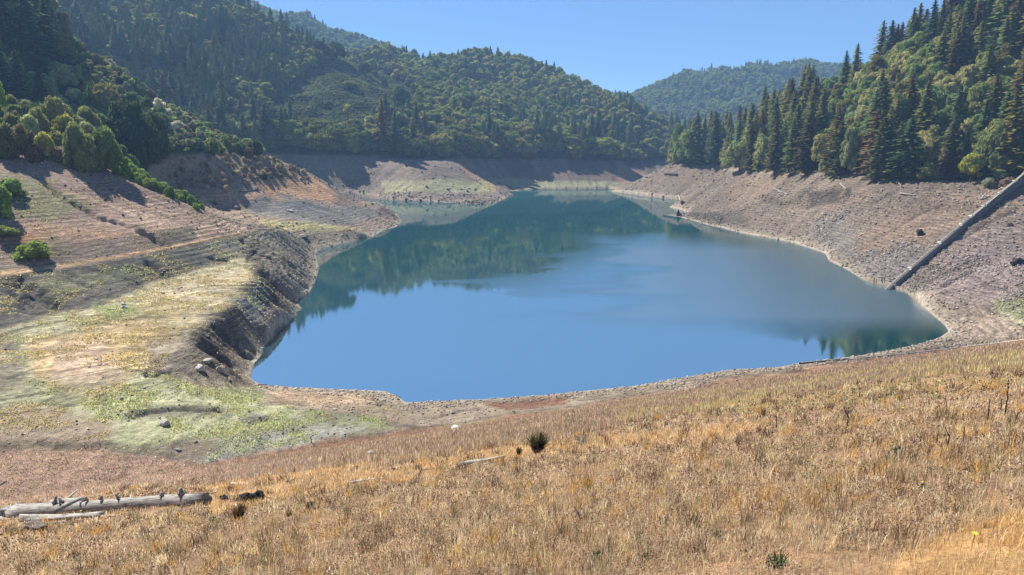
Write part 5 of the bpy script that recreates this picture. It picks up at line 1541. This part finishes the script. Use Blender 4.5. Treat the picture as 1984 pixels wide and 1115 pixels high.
for u, v, s_ in [(1236, 1046, 20), (1391, 1046, 22), (1372, 918, 12), (1154, 1086, 26), (1249, 1086, 22), (1496, 1100, 30), (1510, 1094, 34), (1739, 880, 18), (1784, 950, 16), (1854, 994, 18),
                 (600, 985, 16), (560, 1000, 16), (880, 1055, 16), (700, 1062, 14), (412, 1012, 14), (1610, 905, 14), (1560, 930, 14)]:
    tuft('green_weed', u, v, s_, s_ * 1.3, gw, 'small green weed poking through the dry grass of the slope', 'weed', 46, 'green weeds in the dry slope', .0016)
petal, t, b = mat('yellow_petals'); b.inputs['Base Color'].default_value = (.85, .70, .02, 1); b.inputs['Roughness'].default_value = .7
for u, v, hp, s_, lab in [(1885, 1052, 20, 6, 'bright yellow flower at the edge of the orange path'), (1784, 945, 12, 3.5, 'yellow flower above a green weed on the right'),
                      (1818, 746, 8, 3, 'tiny yellow flower high in the right grass'), (1896, 752, 8, 2.5, 'tiny yellow flower left of the tallest stalk'), (1748, 798, 8, 2.5, 'tiny yellow flower in the upper right grass')]:
    p = hit(u, v); d = p.y / F; L_ = hp * d
    root = link('yellow_flower', None, loc=p); root.empty_display_size = .1; tag(root, lab, 'flower')
    v_, q_ = tube([(0, 0, 0), (.1 * L_, 0, L_ * .6), (.05 * L_, 0, L_)], [d * .8, d * .7, d * .6], 5)
    me = mesh_np('stem', v_, q_, mats=(grassm,)); attr(me, 'leaf', np.ones((len(v_), 3))); o = link('stem', me, root); o.color = (.08, .12, .04, 1)
    g = Geo()
    for k in range(12):
        a_ = k * .5236; r_p = s_ * d
        c_ = np.array([[.05 * L_ + math.cos(a_) * r_p * .55, math.sin(a_) * r_p * .55, L_ + r_p * .15]])
        v_, q_ = rhomb(c_, np.array([[math.cos(a_) * r_p * .6, math.sin(a_) * r_p * .6, r_p * .35]]), np.array([[-math.sin(a_) * r_p * .25, math.cos(a_) * r_p * .25, 0]])); g.add(v_, q_, (1, 1, 1))
    v_, q_ = ball(np.array([.05 * L_, 0, L_ + .1 * s_ * d]), (s_ * d * .35,) * 2 + (s_ * d * .25,), 0, rg, 3); g.add(v_, q_, (1, 1, 1))
    v_, q_, _ = g.get(); link('petals', mesh_np('petals', v_, q_, mats=(petal,)), root)

# ------------------------------------------------------------------ concrete ramp of the outlet works
conc, t, b = mat('concrete')
tc = t.nodes.new('ShaderNodeNewGeometry'); nz = nd(t, 'ShaderNodeTexNoise', Scale=.9, Detail=7.0, Roughness=.7); t.links.new(tc.outputs['Position'], nz.inputs['Vector'])
oi = t.nodes.new('ShaderNodeObjectInfo')
c = mul(t, oi.outputs['Color'], ramp(t, nz.outputs[0], [(.3, .6), (.5, .95), (.7, 1.25)]).outputs[0]); t.links.new(c, b.inputs['Base Color']); b.inputs['Roughness'].default_value = .9
def sweep(name, pts, prof, m, parent, col_):
    """a section swept along points; prof = (side, up) corners"""
    pts = [Vector(p) for p in pts]; n = len(prof); V_, Q, T3 = [], [], []
    for i, p in enumerate(pts):
        d = (pts[min(i + 1, len(pts) - 1)] - pts[max(i - 1, 0)]); d.z = 0; d.normalize(); s = Vector((d.y, -d.x, 0))
        for a, e in prof: V_.append(tuple(p + s * a + Vector((0, 0, e))))
    for i in range(len(pts) - 1):
        for k in range(n): Q.append((i * n + k, i * n + (k + 1) % n, (i + 1) * n + (k + 1) % n, (i + 1) * n + k))
    V_ = np.array(V_); me_v = V_
    for i in (0, len(pts) - 1):
        Q.append(tuple(i * n + k for k in range(4)) if n == 4 else (i * n, i * n + 1, i * n + 2, i * n + 3))
    o = link(name, mesh_np(name, me_v, np.array(Q), mats=(m,)), parent); o.color = (*col_, 1)
    return o
top = [hit(u, v) for u, v in [(1730,556),(1758,534),(1790,510),(1818,488),(1859,457),(1878,443),(1902,424),(1933,400),(1962,378),(1984,362)]]
e_ = top[-1] + (top[-1] - top[-3]) * .9; e_.z = float(hgt(e_.x, e_.y)); top.append(e_)
zz = [p.z for p in top]
s0_ = top[0]; s1_ = top[-1]
line = []
for i, p in enumerate(top):
    f_ = (p.xy - s0_.xy).length / (s1_.xy - s0_.xy).length
    q2 = s0_.xy.lerp(s1_.xy, f_); zf = s0_.z * (1 - f_) + s1_.z * f_
    line.append(Vector((q2.x, q2.y, max(zf, float(hgt(q2.x, q2.y))) * .6 + float(hgt(q2.x, q2.y)) * .4 + .1)))
line[0].z = .25
d_ = (line[1] - line[0]); line.insert(0, line[0] - d_ * .35); line[0].z = -1.0
ramp_o = link('outlet_ramp', None, loc=(0, 0, 0)); tag(ramp_o, 'long concrete ramp running down the right bank into the water', 'concrete ramp')
sweep('ramp_wall', line, [(-.62, -3.0), (-.62, .75), (.62, .75), (.62, -3.0)], conc, ramp_o, (.165, .145, .13))
sweep('coping', line, [(-.74, .753), (-.74, .93), (-.42, .95), (-.42, .753)], conc, ramp_o, (.26, .235, .205))
sweep('pipe', line, [(.05, .90), (.05, 1.08), (.23, 1.08), (.23, .90)], conc, ramp_o, (.22, .21, .195))
sweep('pipe', line, [(-.35, .86), (-.35, .98), (-.23, .98), (-.23, .86)], conc, ramp_o, (.2, .185, .17))
def on_line(u):
    best = None
    for i in range(len(line) - 1):
        for k in range(40):
            p = line[i].lerp(line[i + 1], k / 40); pu, pv = proj(p.x, p.y, p.z)
            if best is None or abs(float(pu) - u) < best[0]: best = (abs(float(pu) - u), p)
    return best[1]
ua = [1762, 1820, 1861, 1880, 1904, 1935, 1964, 1990]
for u in ua:
    p = on_line(u); q3 = on_line(u + 7); dd = (q3 - p).normalized()
    sweep('bearing_block', [p, p + dd * 1.1], [(-.75, .96), (-.75, 1.35), (.45, 1.35), (.45, .96)], conc, ramp_o, (.55, .53, .48))
for u0, u1 in [(1883, 1901), (1907, 1932), (1938, 1961), (1967, 1988)]:
    p, q3 = on_line(u0), on_line(u1)
    sweep('cover_slab', [p, q3], [(.18, .96), (.18, 1.4), (.60, 1.4), (.60, .96)], conc, ramp_o, (.45, .43, .35))
# pipeline along the foot of the near slope
pts = [hit(u, v) + Vector((0, 0, .10)) for u, v in [(1549, 706), (1600, 701), (1643, 697)]]
v_, q_ = tube(pts, [.26, .24, .2], 8); o = link('pipe', mesh_np('pipe', v_, q_, smooth=True, mats=(conc,))); o.color = (.16, .14, .13, 1)
tag(o, 'thick dark pipe end on the shore at the foot of the slope', 'pipe')
pts = [hit(u, v) + Vector((0, 0, .14)) for u, v in [(1643, 698), (1700, 692), (1770, 685), (1840, 677), (1910, 669), (1984, 660), (2060, 652)]]
v_, q_ = tube(pts, [.10] * 7, 8); o = link('thin_pipe', mesh_np('pipe', v_, q_, smooth=True, mats=(conc,))); o.color = (.42, .40, .36, 1)
tag(o, 'thin pale pipe running along the foot of the slope on the right', 'pipe')
p = hit(1915, 676); v_, q_ = tube([p, p + Vector((0, 0, 1.9))], [.07, .06], 6); o = link('post', mesh_np('post', v_, q_, mats=(conc,))); o.color = (.5, .48, .42, 1)
tag(o, 'thin pale post standing by the pipe on the right', 'post')

# ------------------------------------------------------------------ haze
top_z = max(float(Z.max()) + 45, 120)
x0, x1, y0, y1, z0, z1 = -2650, 2650, -120, 2700, -12, top_z
hv = [(x, y, z) for z in (z0, z1) for x, y in ((x0, y0), (x1, y0), (x1, y1), (x0, y1))]
hq = [(0, 3, 2, 1), (4, 5, 6, 7), (0, 1, 5, 4), (1, 2, 6, 5), (2, 3, 7, 6), (3, 0, 4, 7)]
hm = bpy.data.materials.new('haze'); hm.use_nodes = True
t = hm.node_tree; t.nodes.clear()
out = t.nodes.new('ShaderNodeOutputMaterial'); pv = t.nodes.new('ShaderNodeVolumePrincipled')
pv.inputs['Density'].default_value = HAZE_D; pv.inputs['Color'].default_value = (.36, .62, 1.0, 1); pv.inputs['Anisotropy'].default_value = .0
t.links.new(pv.outputs[0], out.inputs['Volume'])
tag(link('haze', mesh_np('haze', np.array(hv, float), np.array(hq), mats=(hm,))), 'thin blue summer haze filling the valley', kind='stuff')
